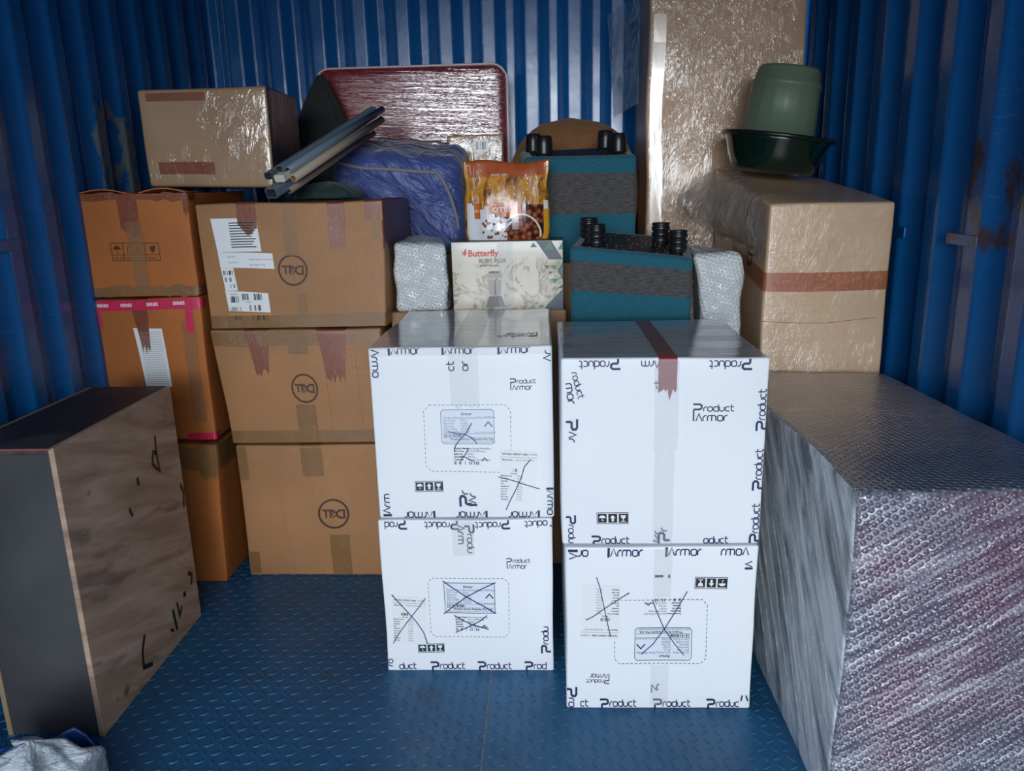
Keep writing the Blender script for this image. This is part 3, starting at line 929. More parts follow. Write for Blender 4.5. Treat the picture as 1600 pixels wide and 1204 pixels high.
d.armor('ct', 713, 577, 5.2, 90); d.armor('or', 735, 577, 5.2, 90)
d.armor('Pr', 727, 782, 6.0, 90); d.armor('IAr', 739, 782, 5.6, 90)
d.mark(); d.build_each('tape_print', NI, t)
tape_over(b, 'packing_tape', M['tape_clear'], t, .44, .60, .55, .14, .01, seed=2)
wrap_strip(b, 'edge_tape', M['tape_clear'], t, .955, .995, sides=('left', 'front', 'right'), depth=.1)
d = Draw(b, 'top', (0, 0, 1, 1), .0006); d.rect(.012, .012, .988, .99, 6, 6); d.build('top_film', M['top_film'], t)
d = Draw(b, 'top', (0, 0, 1, 1), .0011)
d.logo(.92, .70, .10, 180); d.build('top_logo', M['grey_ink'], t)
LU = b
# lower left white carton
t, b = white_carton('lower white printed carton of the left pair, its product label crossed with a pen X', (-.2045, 1.743, 0), .425, .562, .4185, 2)
E_ = (588, 807, 866, 1049)
d = Draw(b, 'front', E_)
d.dashed(rrect(663, 898, 794, 992, 7), .9, 4, 3); d.build('dashed_outline', M['grey_ink'], t)
d = Draw(b, 'front', E_); d.logo(792, 883, 16); d.build('printed_logo', NI, t)
crossed_label(b, E_, t, 689, 905, 771, 953, None, rounded=False)
mini_print(b, E_, t, 705, 958, 50, 24)
weight_label(b, E_, t, 600, 928, 56, 75, 3, seed=9)
d = Draw(b, 'front', E_); di = Draw(b, 'front', E_, .0011); handling(d, di, 640, 1003, 684, 1018)
hs = d.build('handling_symbols', M['teal_ink'], t); di.build('handling_icons', M['white_ink'], hs)
d = Draw(b, 'front', E_, .0016)
d.pen([(687, 902), (705, 914), (725, 927), (750, 940), (773, 953)], 1.6); d.pen([(773, 904), (750, 914), (725, 927), (705, 941), (686, 955)], 1.6)
d.pen([(703, 957), (715, 964), (733, 972), (760, 979)], 1.4); d.pen([(758, 956), (745, 966), (725, 976), (704, 985)], 1.4)
d.pen([(602, 924), (620, 945), (640, 968), (651, 985), (656, 1003)], 1.5); d.pen([(657, 930), (642, 948), (625, 967), (608, 988), (599, 1002)], 1.4)
d.build_each('pen_mark', M['pen_blue'], t)
d = Draw(b, 'front', E_, .0014)
for x_, w_ in ((632, 'Prod'), (716, 'Product'), (798, 'Product'), (858, 'oduct')): d.armor(w_, x_, 810, 4.6, 180)
for x_, w_ in ((608, 'duct'), (662, 'Product'), (741, 'Product'), (820, 'Prod')): d.armor(w_, x_, 1045, 4.7, 0)
d.armor('Arm', 716, 815, 5.4, -90); d.armor('Produ', 731, 815, 4.8, -90); d.armor('Produ', 858, 1018, 4.8, 90)
d.line([(862, 818), (866, 818)], 2); d.armor('ro', 597, 1040, 4.5, 90)
d.mark(); d.build_each('tape_print', NI, t)
d = Draw(b, 'front', E_, .0018); d.rect(707, 808, 742, 862, 3, 3); d.build('packing_tape', M['tape_clear'], t)

# upper right white carton
t, b = white_carton('white printed carton on top of the right pair, torn crimson tape across its film-covered top', (.247, 1.600, .4215), .434, .466, .424, 3)
E_ = (874, 558, 1198, 852)
d = Draw(b, 'front', E_); d.logo(1083, 654, 27); d.build('printed_logo', M['black_ink'], t)
d = Draw(b, 'front', E_); di = Draw(b, 'front', E_, .0011); handling(d, di, 932, 798, 984, 817)
hs = d.build('handling_symbols', M['black_ink'], t); di.build('handling_icons', M['white_ink'], hs)
d = Draw(b, 'front', E_, .0014)
for x_, w_ in ((966, 'Product'), (1030, 'Arm'), (1168, 'Product')): d.armor(w_, x_, 562, 5.4, 180)
for y_ in (668, 762, 848): d.armor('Product', 1195, y_, 5.4, 90)
d.armor('mor', 881, 596, 6.0, -82); d.armor('roduct', 891, 580, 4.6, -75); d.armor('PAr', 886, 652, 5.8, -90)
d.armor('Produ', 885, 805, 5.0, -90)
for x_, w_ in ((925, 'Product'), (1108, 'oduct')): d.armor(w_, x_, 850, 5.2, 0)
d.armor('ct', 1032, 604, 4.8, 90); d.armor('Pr', 1047, 846, 6.0, 90); d.armor('Arr', 1036, 850, 5.4, 90)
d.mark(); d.build_each('tape_print', NI, t)
tape_over(b, 'crimson_tape', M['tape_crimson'], t, .475, .565, .462, .072, .022, seed=5, label='torn crimson tape')
d = Draw(b, 'front', E_, .0020); d.rectm(1022, 562, 1060, 700, 3, 5); d.rectm(1024, 700, 1056, 850, 3, 5); d.build_each('packing_tape', M['tape_clear'], t)
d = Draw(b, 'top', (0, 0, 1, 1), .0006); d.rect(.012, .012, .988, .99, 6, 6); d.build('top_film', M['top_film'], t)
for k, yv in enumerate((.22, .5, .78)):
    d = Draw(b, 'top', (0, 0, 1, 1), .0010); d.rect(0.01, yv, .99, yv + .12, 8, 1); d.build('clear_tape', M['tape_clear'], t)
# lower right white carton, upside down
t, b = white_carton('lower white printed carton of the right pair, standing upside down on the floor', (.2515, 1.600, 0), .428, .466, .4170, 4)
E_ = (880, 853, 1177, 1106)
d = Draw(b, 'front', E_)
d.dashed(rrect(958, 934, 1103, 1034, 8), .9, 4, 3); d.build('dashed_outline', M['teal_ink'], t)
d = Draw(b, 'front', E_); d.logo(950, 1050, 16, 180); d.build('printed_logo', NI, t)
crossed_label(b, E_, t, 990, 978, 1080, 1029, None, flip=True)
mini_print(b, E_, t, 1008, 932, 54, 26, flip=True)
weight_label(b, E_, t, 904, 911, 62, 84, 2, flip=True, seed=11)
d = Draw(b, 'front', E_); di = Draw(b, 'front', E_, .0011); handling(d, di, 1082, 899, 1132, 917, flip=True, order='gau')
hs = d.build('handling_symbols', M['black_ink'], t); di.build('handling_icons', M['white_ink'], hs)
d = Draw(b, 'front', E_, .0016)
d.pen([(929, 898), (935, 915), (940, 940), (946, 970), (951, 991)], 1.4); d.pen([(981, 922), (962, 934), (940, 948), (925, 958), (913, 964), (911, 962)], 1.4)
d.pen([(1017, 934), (1025, 955), (1036, 980), (1052, 1002), (1068, 1021)], 1.4); d.pen([(1071, 921), (1058, 945), (1036, 980), (1018, 1004), (1004, 1016), (1000, 1019)], 1.4)
d.build_each('pen_mark', M['pen_blue'], t)
d = Draw(b, 'front', E_, .0014)
for x_, w_ in ((915, 'or'), (1003, 'IArmor'), (1092, 'IArmor'), (1175, 'rmoA')): d.armor(w_[::1], x_, 856, 6.0, 180 if w_ == 'or' else 0) if False else d.armor(w_, x_ if w_ == 'or' else x_ - 56, 866 if w_ != 'or' else 857, 6.0, 0 if w_ != 'or' else 180)
for x_, w_ in ((903, 'ct'), (937, 'Product'), (1023, 'Product'), (1108, 'Produc')): d.armor(w_, x_, 1102, 4.9, 0)
d.armor('Pro', 884, 1074, 5.4, -90); d.armor('IA', 886, 858, 6, -90); d.line([(1020, 897), (1033, 897)], 3.5); d.line([(1042, 895), (1042, 900)], 3)
d.armor('Ar', 1018, 1080, 5.6, 20); d.armor('IA', 1168, 886, 5, 90); d.line([(1164, 1084), (1162, 1093)], 2.5); d.line([(1170, 1084), (1173, 1093)], 2.5)
d.mark(); d.build_each('tape_print', NI, t)
d = Draw(b, 'front', E_, .0018); d.rectm(1018, 856, 1046, 930, 3, 3); d.rectm(1016, 1036, 1044, 1100, 3, 3); d.build_each('packing_tape', M['tape_clear'], t)

# ------------------------------------------------------------------ black cupboard, left
t = thing('wooden_cupboard', 'low black cupboard with a raw plywood side, standing on the floor at the left wall', 'cupboard', (0, 0, 0))
cx0, cx1, cy0, cy1, cz = -1.252, -1.024, 1.49, 2.012, .697
solid('front_panel', cx0 + .012, cx1 - .012, cy0 + .002, cy0 + .016, .002, cz - .001, M['laminate'], t)
solid('top_panel', cx0 + .012, cx1 - .012, cy0, cy1, cz - .014, cz, M['laminate_dust'], t)
solid('side_panel', cx1 - .0125, cx1, cy0, cy1, 0, cz - .0005, M['plywood'], t)['label'] = 'raw stained plywood side panel'
solid('side_panel', cx0, cx0 + .0125, cy0, cy1, 0, cz - .0005, M['ply_edge'], t)
solid('back_panel', cx0 + .012, cx1 - .012, cy1 - .012, cy1, .002, cz - .014, M['plywood'], t)
solid('edge_strip', cx0 + .012, cx1 - .006, cy0 - .0012, cy0 + .0005, cz - .004, cz - .0005, flat('red_edge', (.30, .07, .06), .6), t, r=.0004)
bb = Box(.01, cy1 - cy0, cz)
class SideFace:
    def P(s, side, u, v, off): return Vector((cx1 + off, cy0 + u * (cy1 - cy0), v * cz))
d = Draw(SideFace(), 'right', (0, 0, 1, 1), .0008)
d.line([(.775, .15), (.765, .21), (.775, .29), (.745, .27), (.715, .245), (.735, .205), (.765, .215)], .016); d.mark()
d.pen([(.56, .255), (.565, .285)], .022); d.pen([(.455, .34), (.475, .375)], .018)
d.pen([(.705, .845), (.72, .94)], .022); d.pen([(.755, .835), (.765, .90), (.80, .87)], .016); d.pen([(.83, .835), (.86, .84)], .022); d.pen([(.91, .77), (.95, .79), (.93, .83)], .018)
d.pen([(.42, .82), (.38, .87), (.37, .93), (.45, .955)], .018); d.pen([(.96, .40), (.985, .44), (.965, .50)], .02)
d.pen([(.655, .91), (.69, .93)], .012)
d.build_each('charcoal_mark', M['black_ink'], t)
d = Draw(SideFace(), 'right', (0, 0, 1, 1), .0012)
for (a, c_) in ((.175, .195), (.13, .93), (.90, .10), (.85, .30), (.10, .30)): d.disc(a, c_, .012, .010); d.mark()
d.build_each('glue_spot', M['ply_edge'], t)

# ------------------------------------------------------------------ bubble wrapped cupboard, right
t = thing('wrapped_cabinet', 'low cabinet in bubble wrap and stretch film at the right wall', 'cabinet', (.755, 1.28, 0))
W_, D_, H_ = .45, .88, .676
b = Box(W_, D_, H_, r=.012, amp=.006, freq=5, seed=8, corners={(1, 1, 1): (-.03, 0, -.005), (1, 1, 0): (-.03, 0, 0), (0, 0, 1): (.006, 0, 0), (0, 1, 1): (-.015, 0, 0)})
V, F, face = b.geo(14)
groups = {'front': ('front_bubble_wrap', M['bubble_front']), 'left': ('side_film', M['bubble_side']), 'top': ('top_bubble_wrap', M['bubble_top'])}
core = []
for key_, (nm, mt) in list(groups.items()) + [('rest', ('body', M['bubble_side']))]:
    fs_ = [f for f, a in zip(F, face) if (a[0] == key_ or (key_ == 'rest' and a[0] not in groups))]
    used = sorted({i for f in fs_ for i in f}); ren = {v: i for i, v in enumerate(used)}
    mesh_obj(nm, [V[i] for i in used], [[ren[i] for i in f] for f in fs_], mt, t, smooth=True)
# ridges of rolled film along the diagonal of the left side
for k in range(9):
    y0_ = .80 - .085 * k; pts = []
    for i in range(9):
        s_ = i / 8; yv = y0_ - s_ * .40; zv = .60 - s_ * .56 - .03 * k
        if yv < .01 or zv < .02: break
        q = b.f((0, yv, zv)); pts.append((q.x - .0015, q.y, q.z))
    if len(pts) > 2:
        V_, F_ = tube(pts, .0028 - .0001 * k, 6); mesh_obj('film_rope', V_, F_, M['film'], t, smooth=True)

# ------------------------------------------------------------------ brown cartons, left
def carton(label, loc, W, D, H, mat, seed, rot=(0, 0, 0), corners=None, r=.006, amp=.005, name='cardboard_box', n=8):
    t = thing(name, label, 'cardboard box', loc, rot, 'brown cartons with a round logo' if 'round logo' in label else ('plain cartons behind the front rows' if 'plain' in label else None))
    b = Box(W, D, H, r=r, amp=amp, freq=4.5, seed=seed, corners=corners)
    b.build('body', M[mat], t, n)
    return t, b
def dell(b, ext, t, x, y, r):
    d = Draw(b, 'front', ext, .0010)
    d.ring(x, y, r, r * .14, n=56)
    g = Draw(None)
    g.line([(-.72, -.26), (-.72, .26), (-.42, .26), (-.22, .12), (-.22, -.12), (-.42, -.26), (-.72, -.26)], .13)
    for k in (0, 1, 2): g.line([(-.19 + .03 * k + k * .10, .02 - .17 * k + .0), (.10 + k * .06, .30 - .19 * k)], .075)
    g.line([(-.24, .02), (-.02, -.28)], .08); g.line([(-.02, -.28), (.18, -.10)], .075)
    g.line([(.22, .28), (.22, -.26), (.44, -.26)], .12); g.line([(.52, .28), (.52, -.26), (.78, -.26)], .12)
    d.place(g.V, g.F, x, y, r, 180)
    d.build('logo_print', M['brown_ink'], t)

# bottom carton of the logo stack
t, b = carton('brown carton with a round logo on the floor, bottom of the middle stack', (-.728, 2.254, 0), .48, .43, .443, 'card_dell', 21)
E_ = (384, 691, 624, 900)
dell(b, E_, t, 529, 799, 23)
d = Draw(b, 'front', E_, .0008); d.line([(440, 694), (446, 760), (451, 830), (458, 896)], .9); d.build('pink_line', flat('pink_pencil', (.35, .12, .13), .5), t)
tape_over(b, 'packing_tape', M['tape_brown'], t, .42, .56, .2, .10, .003, seed=2)
d = Draw(b, 'front', E_, .0014); d.rect(520, 834, 552, 898, 2, 3); d.build('packing_tape', M['tape_brown'], t)
for k, (x0, x1, y0_, y1_) in enumerate(((384, 402, 862, 896), (386, 400, 693, 745))):
    d = Draw(b, 'front', E_, .0014); d.rect(x0, y0_, x1, y1_); d.build('corner_tape', M['tape_brown'], t)
# middle carton
t, b = carton('brown carton with a round logo, second of three in the middle stack', (-.738, 2.254, .4485), .50, .43, .355, 'card_dell', 22, corners={(0, 0, 1): (-.012, 0, 0), (0, 0, 0): (.012, 0, 0)})
E_ = (322, 510, 609, 692)
dell(b, E_, t, 468, 602, 22)
wrap_strip(b, 'packing_tape', M['tape_brown'], t, .01, .12, depth=.3)
wrap_strip(b, 'packing_tape', M['tape_brown'], t, .86, .985, depth=.3, jag=.004)
tape_over(b, 'red_tape', M['tape_red'], t, .20, .34, .1, .12, .02, seed=4, taper=.45)
tape_over(b, 'red_tape', M['tape_red'], t, .62, .80, .1, .14, .025, seed=9, taper=.4)
d = Draw(b, 'front', E_, .0018); d.rectm(448, 628, 483, 690, 2, 3); d.rectm(448, 512, 482, 548, 2, 2); d.build_each('packing_tape', M['tape_brown'], t)
d = Draw(b, 'front', E_, .0010); d.line([(505, 512), (512, 690)], .8); d.line([(562, 530), (566, 690)], .8); d.build('score_lines', M['tape_brown'], t)
# top carton
t, b = carton('brown carton with a round logo and white shipping labels on top of the middle stack', (-.730, 2.254, .809), .544, .437, .362, 'card_dell', 23, corners={(0, 0, 0): (.004, 0, 0), (1, 0, 0): (-.012, 0, 0)})
E_ = (302, 314, 604, 510)
dell(b, E_, t, 451, 417, 23)
d = Draw(b, 'front', E_, .0010)
def quad(d, p, n=6, m=5):
    f = lambda a, b, t: (a[0] + (b[0] - a[0]) * t, a[1] + (b[1] - a[1]) * t)
    d.add([f(f(p[0], p[1], i / n), f(p[3], p[2], i / n), j / m) for j in range(m + 1) for i in range(n + 1)], [[j * (n + 1) + i, j * (n + 1) + i + 1, (j + 1) * (n + 1) + i + 1, (j + 1) * (n + 1) + i] for j in range(m) for i in range(n)])
quad(d, [(325, 336), (400, 338), (403, 388), (330, 388)]); quad(d, [(330, 388), (420, 391), (421, 415), (331, 412)]); quad(d, [(331, 412), (352, 413), (355, 449), (334, 449)])
quad(d, [(333, 449), (406, 453), (408, 484), (336, 481)])
sl = d.build('shipping_label', M['paper'], t)
d = Draw(b, 'front', E_, .0013)
for k in range(10): d.rect(354, 343 + k * 4.1, 396 - (k % 3) * 3, 344.6 + k * 4.1)
for k, (x0, y0_, x1, y1_) in enumerate(((334, 417, 350, 424), (335, 428, 351, 435), (336, 439, 351, 445), (338, 458, 356, 468), (339, 475, 357, 481), (361, 454, 372, 464), (381, 454, 395, 464), (372, 472, 392, 481))): d.barcode(x0, y0_, x1, y1_, 12, k + 3)
for k in range(4): d.text(('SHIP TO', 'Handle with care, do not stack', 'This side up', 'Net weight 14.2 kg')[k], 345 + (k % 2) * 35, 397 + k * 4.2, 3.4)
d.text('BOX ID', 342, 456, 3.2); d.text('MODEL', 366, 468.5, 3.0)
d.build('label_print', M['black_ink'], sl)
d = Draw(b, 'front', E_, .0010); d.rect(337, 485, 410, 500, 2, 1); sl = d.build('amber_label', M['amber_label'], t)
d = Draw(b, 'front', E_, .0013); d.barcode(345, 488, 356, 496, 8, 3); d.barcode(366, 488, 404, 497, 22, 5); d.build('label_print', M['brown_ink'], sl)
tape_over(b, 'red_tape', M['tape_red'], t, .222, .325, .42, .095, .03, seed=3, point=True)
tape_over(b, 'red_tape', M['tape_red'], t, .70, .795, .42, .125, .012, seed=8, taper=.1)
tape_over(b, 'red_tape', M['tape_red'], t, .90, .998, .42, .05, .012, seed=8)
wrap_strip(b, 'packing_tape', M['tape_brown'], t, .005, .11, depth=.5)
wrap_strip(b, 'red_tape', M['tape_red'], t, .62, .99, sides=('right',), depth=.95, u0=.985)
d = Draw(b, 'front', E_, .0016); d.rectm(440, 318, 462, 395, 2, 3); d.rectm(455, 455, 472, 495, 2, 2); d.build_each('clear_tape', M['tape_clearb'], t)
d = Draw(b, 'front', E_, .0016); d.rect(585, 322, 600, 372, 2, 2); d.build('clear_tape', M['tape_clearb'], t)

# left stack
t, b = carton('narrow brown carton at the bottom of the left stack, partly hidden by the black cupboard', (-1.16, 2.212, 0), .285, .42, .461, 'card_orange', 31, rot=(0, 0, 0), corners={(1, 0, 1): (.010, 0, 0), (1, 0, 0): (-.010, 0, 0)}, n=10)
E_ = (217, 691, 360, 909)
wrap_strip(b, 'packing_tape', M['tape_brown'], t, .82, .99, depth=.8, jag=.004)
tape_over(b, 'packing_tape', M['tape_brown'], t, .80, .998, .3, .10, .02, seed=6)
t, b = carton('orange carton edged with pink printed tape, second from the floor in the left stack', (-1.176, 2.232, .470), .329, .44, .437, 'card_orange', 32, corners={(0, 0, 0): (.02, 0, 0), (1, 0, 0): (-.004, 0, 0)})
E_ = (146, 464, 330, 688)
wrap_strip(b, 'pink_tape', M['tape_pink'], t, .925, .995, sides=('left', 'front', 'right'), depth=.06)
wrap_strip(b, 'pink_tape', M['tape_pink'], t, .0, .045, sides=('front', 'right'), depth=.06, u0=.72)
for x0, x1 in ((148, 159), (302, 315)):
    d = Draw(b, 'front', E_, .0013); d.rect(x0, 468, x1, 508 + (8 if x0 > 200 else 0), 1, 3); d.build('pink_tape', M['tape_pink'], t)
d = Draw(b, 'front', E_, .0017)
for x_ in (156, 196, 240, 284): d.text('SERIES', x_, 474.5, 6.5, 0, 1.1, bold=True)
d.build('tape_lettering', M['white_ink'], t)
d = Draw(b, 'front', E_, .0010); quad(d, [(210, 507), (259, 509), (262, 600), (215, 600)], 5, 9); sl = d.build('packing_list', M['paper'], t)
d = Draw(b, 'front', E_, .0013)
for k in range(26): d.rect(218, 514 + k * 3.2, 256, 514.7 + k * 3.2)
d.build('list_print', M['greyl_print'], sl)
tape_over(b, 'red_tape', M['tape_red'], t, .36, .52, .25, .14, .03, seed=14, taper=.55)
d = Draw(b, 'front', E_, .0010); d.rect(294, 500, 318, 660, 2, 3); d.build('clear_tape', M['tape_clearb'], t)
t, b = carton('orange carton with handling symbols and a torn lifted flap on top of the left stack', (-1.185, 2.232, .9125), .345, .44, .292, 'card_orange', 33, corners={(0, 0, 1): (-.0, 0, .006), (0, 0, 0): (.010, 0, .0)}, n=10)
E_ = (107, 293, 312, 462)
d = Draw(b, 'front', E_, .0010)
for x0, x1 in ((165, 187), (187, 226), (226, 252)):
    d.line([(x0, 374), (x1, 374), (x1, 402), (x0, 402), (x0, 374)], 1.1); d.line([(x0, 393), (x1, 393)], .8)
d.poly([(168 + 16 * i / 8, 384 - 6 * math.sin(math.pi * i / 8)) for i in range(9)]); d.line([(176, 383), (176, 391)], 1.0)
d.poly([(236, 380), (246, 378), (244, 385), (240, 390), (236, 386)]); d.line([(195, 391), (195, 381), (201, 378), (201, 391)], 1.0); d.line([(208, 391), (212, 380), (218, 391)], 1.0)
d.text('KEEP DRY', 168, 399.5, 4); d.text('THIS WAY UP', 190, 399.5, 4.3); d.text('FRAGILE', 229, 399.5, 4.2)
d.build('handling_symbols', M['brown_ink'], t)
tape_over(b, 'red_tape', M['tape_red'], t, .40, .57, .4, .10, .03, seed=19, taper=.05)
d = Draw(b, 'front', E_, .0014); d.rect(198, 340, 226, 455, 3, 5); d.build('clear_tape', M['tape_clearb'], t)
wrap_strip(b, 'packing_tape', M['tape_brown'], t, .005, .10, depth=.3, jag=.006)
wrap_strip(b, 'red_tape', M['tape_red'], t, .93, .995, depth=.1, jag=.006)
tape_over(b, 'red_tape', M['tape_red'], t, .955, .999, .2, .05, .02, seed=12)
tape_over(b, 'red_tape', M['tape_red'], t, .001, .045, .2, .045, .02, seed=13)
# lifted flap edges
for (xa, xb) in ((-.15, .0), (.035, .17)):
    V_, F_ = [], []
    for i in range(9):
        s_ = i / 8; x = xa + (xb - xa) * s_; lift = .012 * math.sin(math.pi * s_)
        V_ += [(x, -.002, .293), (x, -.004, .296 + lift), (x, .09, .294 + lift * .4)]
    for i in range(8):
        k = i * 3; F_ += [[k + 1, k + 4, k + 5, k + 2]]
    o = mesh_obj('torn_flap', V_, F_, M['card_orange'], t); md = o.modifiers.new('t', 'SOLIDIFY'); md.thickness = .003

# film wrapped carton on top, left
t, b = carton('film-wrapped brown carton with a dark right side, on top of the left stack', (-1.012, 2.40, 1.214), .396, .30, .289, 'card_wrap', 41, rot=(0, 0, 0), r=.010, amp=.006, corners={(0, 0, 0): (.012, 0, 0.012), (0, 0, 1): (.004, 0, 0)}, n=12)
E_ = (213, 141, 414, 294)
for (x0, y0_, x1, y1_, nm) in ((226, 147, 320, 160, 'red_tape'), (232, 254, 322, 273, 'red_tape')):
    d = Draw(b, 'front', E_, .0012); d.rect(x0, y0_, x1, y1_, 6, 2); d.build(nm, M['tape_red'], t)
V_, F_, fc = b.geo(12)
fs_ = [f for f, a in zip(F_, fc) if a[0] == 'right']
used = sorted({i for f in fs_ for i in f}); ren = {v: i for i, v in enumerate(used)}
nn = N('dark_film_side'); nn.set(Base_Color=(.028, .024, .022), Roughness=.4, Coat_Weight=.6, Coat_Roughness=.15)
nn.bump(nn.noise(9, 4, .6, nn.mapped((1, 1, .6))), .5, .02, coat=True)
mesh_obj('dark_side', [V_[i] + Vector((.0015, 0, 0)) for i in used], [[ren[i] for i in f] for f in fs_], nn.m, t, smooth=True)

# ------------------------------------------------------------------ hidden cartons that carry the rear row
def plain(label, x0, x1, y0, y1, z1, seed):
    return carton(label, ((x0 + x1) / 2, y0, 0), x1 - x0, y1 - y0, z1, 'card_plain', seed, amp=.0, n=1)
plain('plain brown carton behind the left white stack, under the mixer box', -.470, .062, 2.325, 2.48, .838, 51)
plain('plain brown carton behind the right white stack, under the front footstool', .070, .515, 2.085, 2.485, .720, 52)
plain('plain brown carton at the back, under the rear footstool', -.14, .335, 2.492, 3.2, .962, 53)
plain('plain brown carton at the back wall, under the blue bedding bag', -.97, -.145, 2.72, 3.25, .975, 54)

# ------------------------------------------------------------------ bubble wrapped things
t = thing('bubble_wrapped_parcel', 'white bubble-wrapped parcel between the brown carton stack and the mixer box', 'parcel', (-.372, 2.328, .838), group='bubble-wrapped parcels')
b = Box(.158, .135, .20, r=.014, amp=.008, freq=14, seed=61, bulge=.004, corners={(0, 0, 1): (-.002, 0, .0), (0, 1, 1): (.02, 0, .025), (1, 1, 1): (-.03, 0, .02)})
b.build('body', M['bubble_white'], t, 14)
V_, F_ = [], []
for j in range(9):
    for i in range(13):
        s_, q = i / 12, j / 8
        z_ = .20 + .022 * math.sin(math.pi * min(1, s_ * .9 + .1)) * math.sin(math.pi * q) ** .6 + .004 * noise.noise(Vector((i * .7, j * .8, 0)))
        V_.append((-.078 + s_ * .17, .01 + q * .12, z_))
for j in range(8):
    for i in range(12):
        k = j * 13 + i; F_.append([k, k + 1, k + 14, k + 13])
mesh_obj('loose_film', V_, F_, M['film'], t, smooth=True)
t = thing('bubble_wrapped_parcel', 'tall lumpy bubble-wrapped parcel between the front footstool and the tan carton', 'parcel', (.508, 2.235, .722), group='bubble-wrapped parcels')
b = Box(.112, .16, .285, r=.022, amp=.012, freq=12, seed=63, corners={(0, 0, 1): (-.03, 0, .0), (0, 1, 1): (-.02, 0, .02), (1, 0, 1): (-.006, 0, -.004)})
b.build('body', M['bubble_white'], t, 14)

# ------------------------------------------------------------------ mixer box
t = thing('mixer_box', 'marbled mixer grinder box with red lettering and green triangles', 'box', (-.1125, 2.335, .838))
b = Box(.333, .14, .206, r=.003)
V_, F_, fc = b.geo(6)
mesh_obj('body', V_, F_, None, t, True, [M['marble'], M['slate_print'], M['box_side']], [0 if a[0] == 'front' else (1 if a[0] in ('right', 'top') else 2) for a in fc])
E_ = (706, 379, 880, 484)
d = Draw(b, 'front', E_)
d.text('Butterfly', 732, 401, 13.5, bold=True)
d.poly([(720, 391), (725, 395), (729, 388), (730, 397), (727, 400)]); d.poly([(721, 397), (727, 400), (725, 398)])
d.build('brand_lettering', M['red_ink'], t)
d = Draw(b, 'front', E_); d.text('RUBY PLUS', 749, 411, 8.5, bold=True); d.text('MIXER GRINDER', 750, 417, 4.2, bold=True); d.build('model_lettering', M['grey_print'], t)
d = Draw(b, 'front', E_)
d.poly([(758, 479), (763, 462), (783, 462), (788, 479)]); d.rect(772, 437, 774, 461); d.rect(764, 424, 782, 427)
d.build('mixer_picture', M['grey_print'], t)
d = Draw(b, 'front', E_, .0006); d.poly([(761, 437), (784, 437), (781, 461), (765, 461)]); d.poly([(762, 428), (784, 427), (785, 434), (761, 435)]); d.build('mixer_jar_picture', M['greyl_print'], t)
d = Draw(b, 'front', E_, .0006)
d.poly([(838, 380), (862, 380), (880, 408), (858, 408)]); d.poly([(880, 411), (880, 440), (871, 425)]); d.poly([(853, 479), (853, 478), (880, 452), (880, 484), (850, 484)]); d.poly([(880, 445), (880, 452), (870, 452)])
d.build('slate_pattern', M['slate_print'], t)
d = Draw(b, 'front', E_, .0010)
for p_ in ([(834, 382), (840, 389), (829, 389)], [(860, 380), (866, 393), (850, 393)], [(880, 381), (880, 393), (872, 393)], [(860, 417), (872, 417), (866, 424)], [(861, 437), (873, 437), (867, 445)], [(840, 480), (845, 476), (850, 480)], [(880, 414), (880, 431), (875, 424)]): d.poly(p_)
d.build('green_pattern', M['green_print'], t)
d = Draw(b, 'front', E_, .0010); d.poly([(851, 417), (858, 417), (855, 422)]); d.poly([(856, 426), (864, 426), (860, 430)]); d.build('brown_pattern', M['box_side'], t)
d = Draw(b, 'front', E_, .0014); d.rect(778, 381, 802, 483, 3, 6); d.build('packing_tape', M['tape_clear'], t)

# ------------------------------------------------------------------ cereal pouch
t = thing('food_pouch', 'orange and amber food pouch standing upside down on the mixer box', 'pouch', (-.112, 2.395, 1.0445))
Wp, Hp = .255, .228
def pouch(u, v, side=0):
    """u 0..1 across, v 0..1 up; side 0 front, 1 back"""
    halfw = Wp / 2 * (1 - .055 * math.exp(-((v - .70) / .12) ** 2) + .0 * v)
    if v > .86: halfw = Wp / 2 * (1.0)
    if v < .1: halfw *= .96 + .4 * v
    x = (u * 2 - 1) * halfw
    th = .036 * (1 - abs(u * 2 - 1) ** 2.6) * (1 - max(0, (v - .45) / .55) ** 2 * .88) * min(1, .75 + v * 2)
    th += .0025
    wv = .004 * noise.noise(Vector((u * 9, v * 2.2, side * 5))) * (1 + v) if 0 < u < 1 else 0
    z = v * Hp + (.006 * math.sin(u * 7) if v > .95 else 0)
    return Vector((x, (-th - wv) if side == 0 else (th + wv), z))
nu, nv_ = 24, 24
V_ = [pouch(i / nu, j / nv_, 0) for j in range(nv_ + 1) for i in range(nu + 1)]
k1 = len(V_)
V_ += [pouch(i / nu, j / nv_, 1) for j in range(nv_ + 1) for i in range(nu + 1)]
F_ = []
for j in range(nv_):
    for i in range(nu):
        a = j * (nu + 1) + i
        F_.append([a, a + 1, a + nu + 2, a + nu + 1]); F_.append([k1 + a, k1 + a + nu + 1, k1 + a + nu + 2, k1 + a + 1])
    a = j * (nu + 1); F_.append([a, a + nu + 1, k1 + a + nu + 1, k1 + a]); a += nu; F_.append([a, k1 + a, k1 + a + nu + 1, a + nu + 1])
for i in range(nu): F_.append([i, k1 + i, k1 + i + 1, i + 1]); a = nv_ * (nu + 1) + i; F_.append([a, a + 1, k1 + a + 1, k1 + a])
mesh_obj('body', V_, F_, M['pouch'], t, smooth=True)
class PouchFace:
    def P(s, side, u, v, off):
        q = pouch(min(max(u, 0.01), .99), min(max(v, 0), 1)); return Vector((q.x, q.y - off, q.z))
pf = PouchFace(); E_ = (0, 0, 1, 1)
def grid_poly(d, x0, y0, x1, y1, n=8, m=8): return d.rect(x0, y0, x1, y1, n, m)
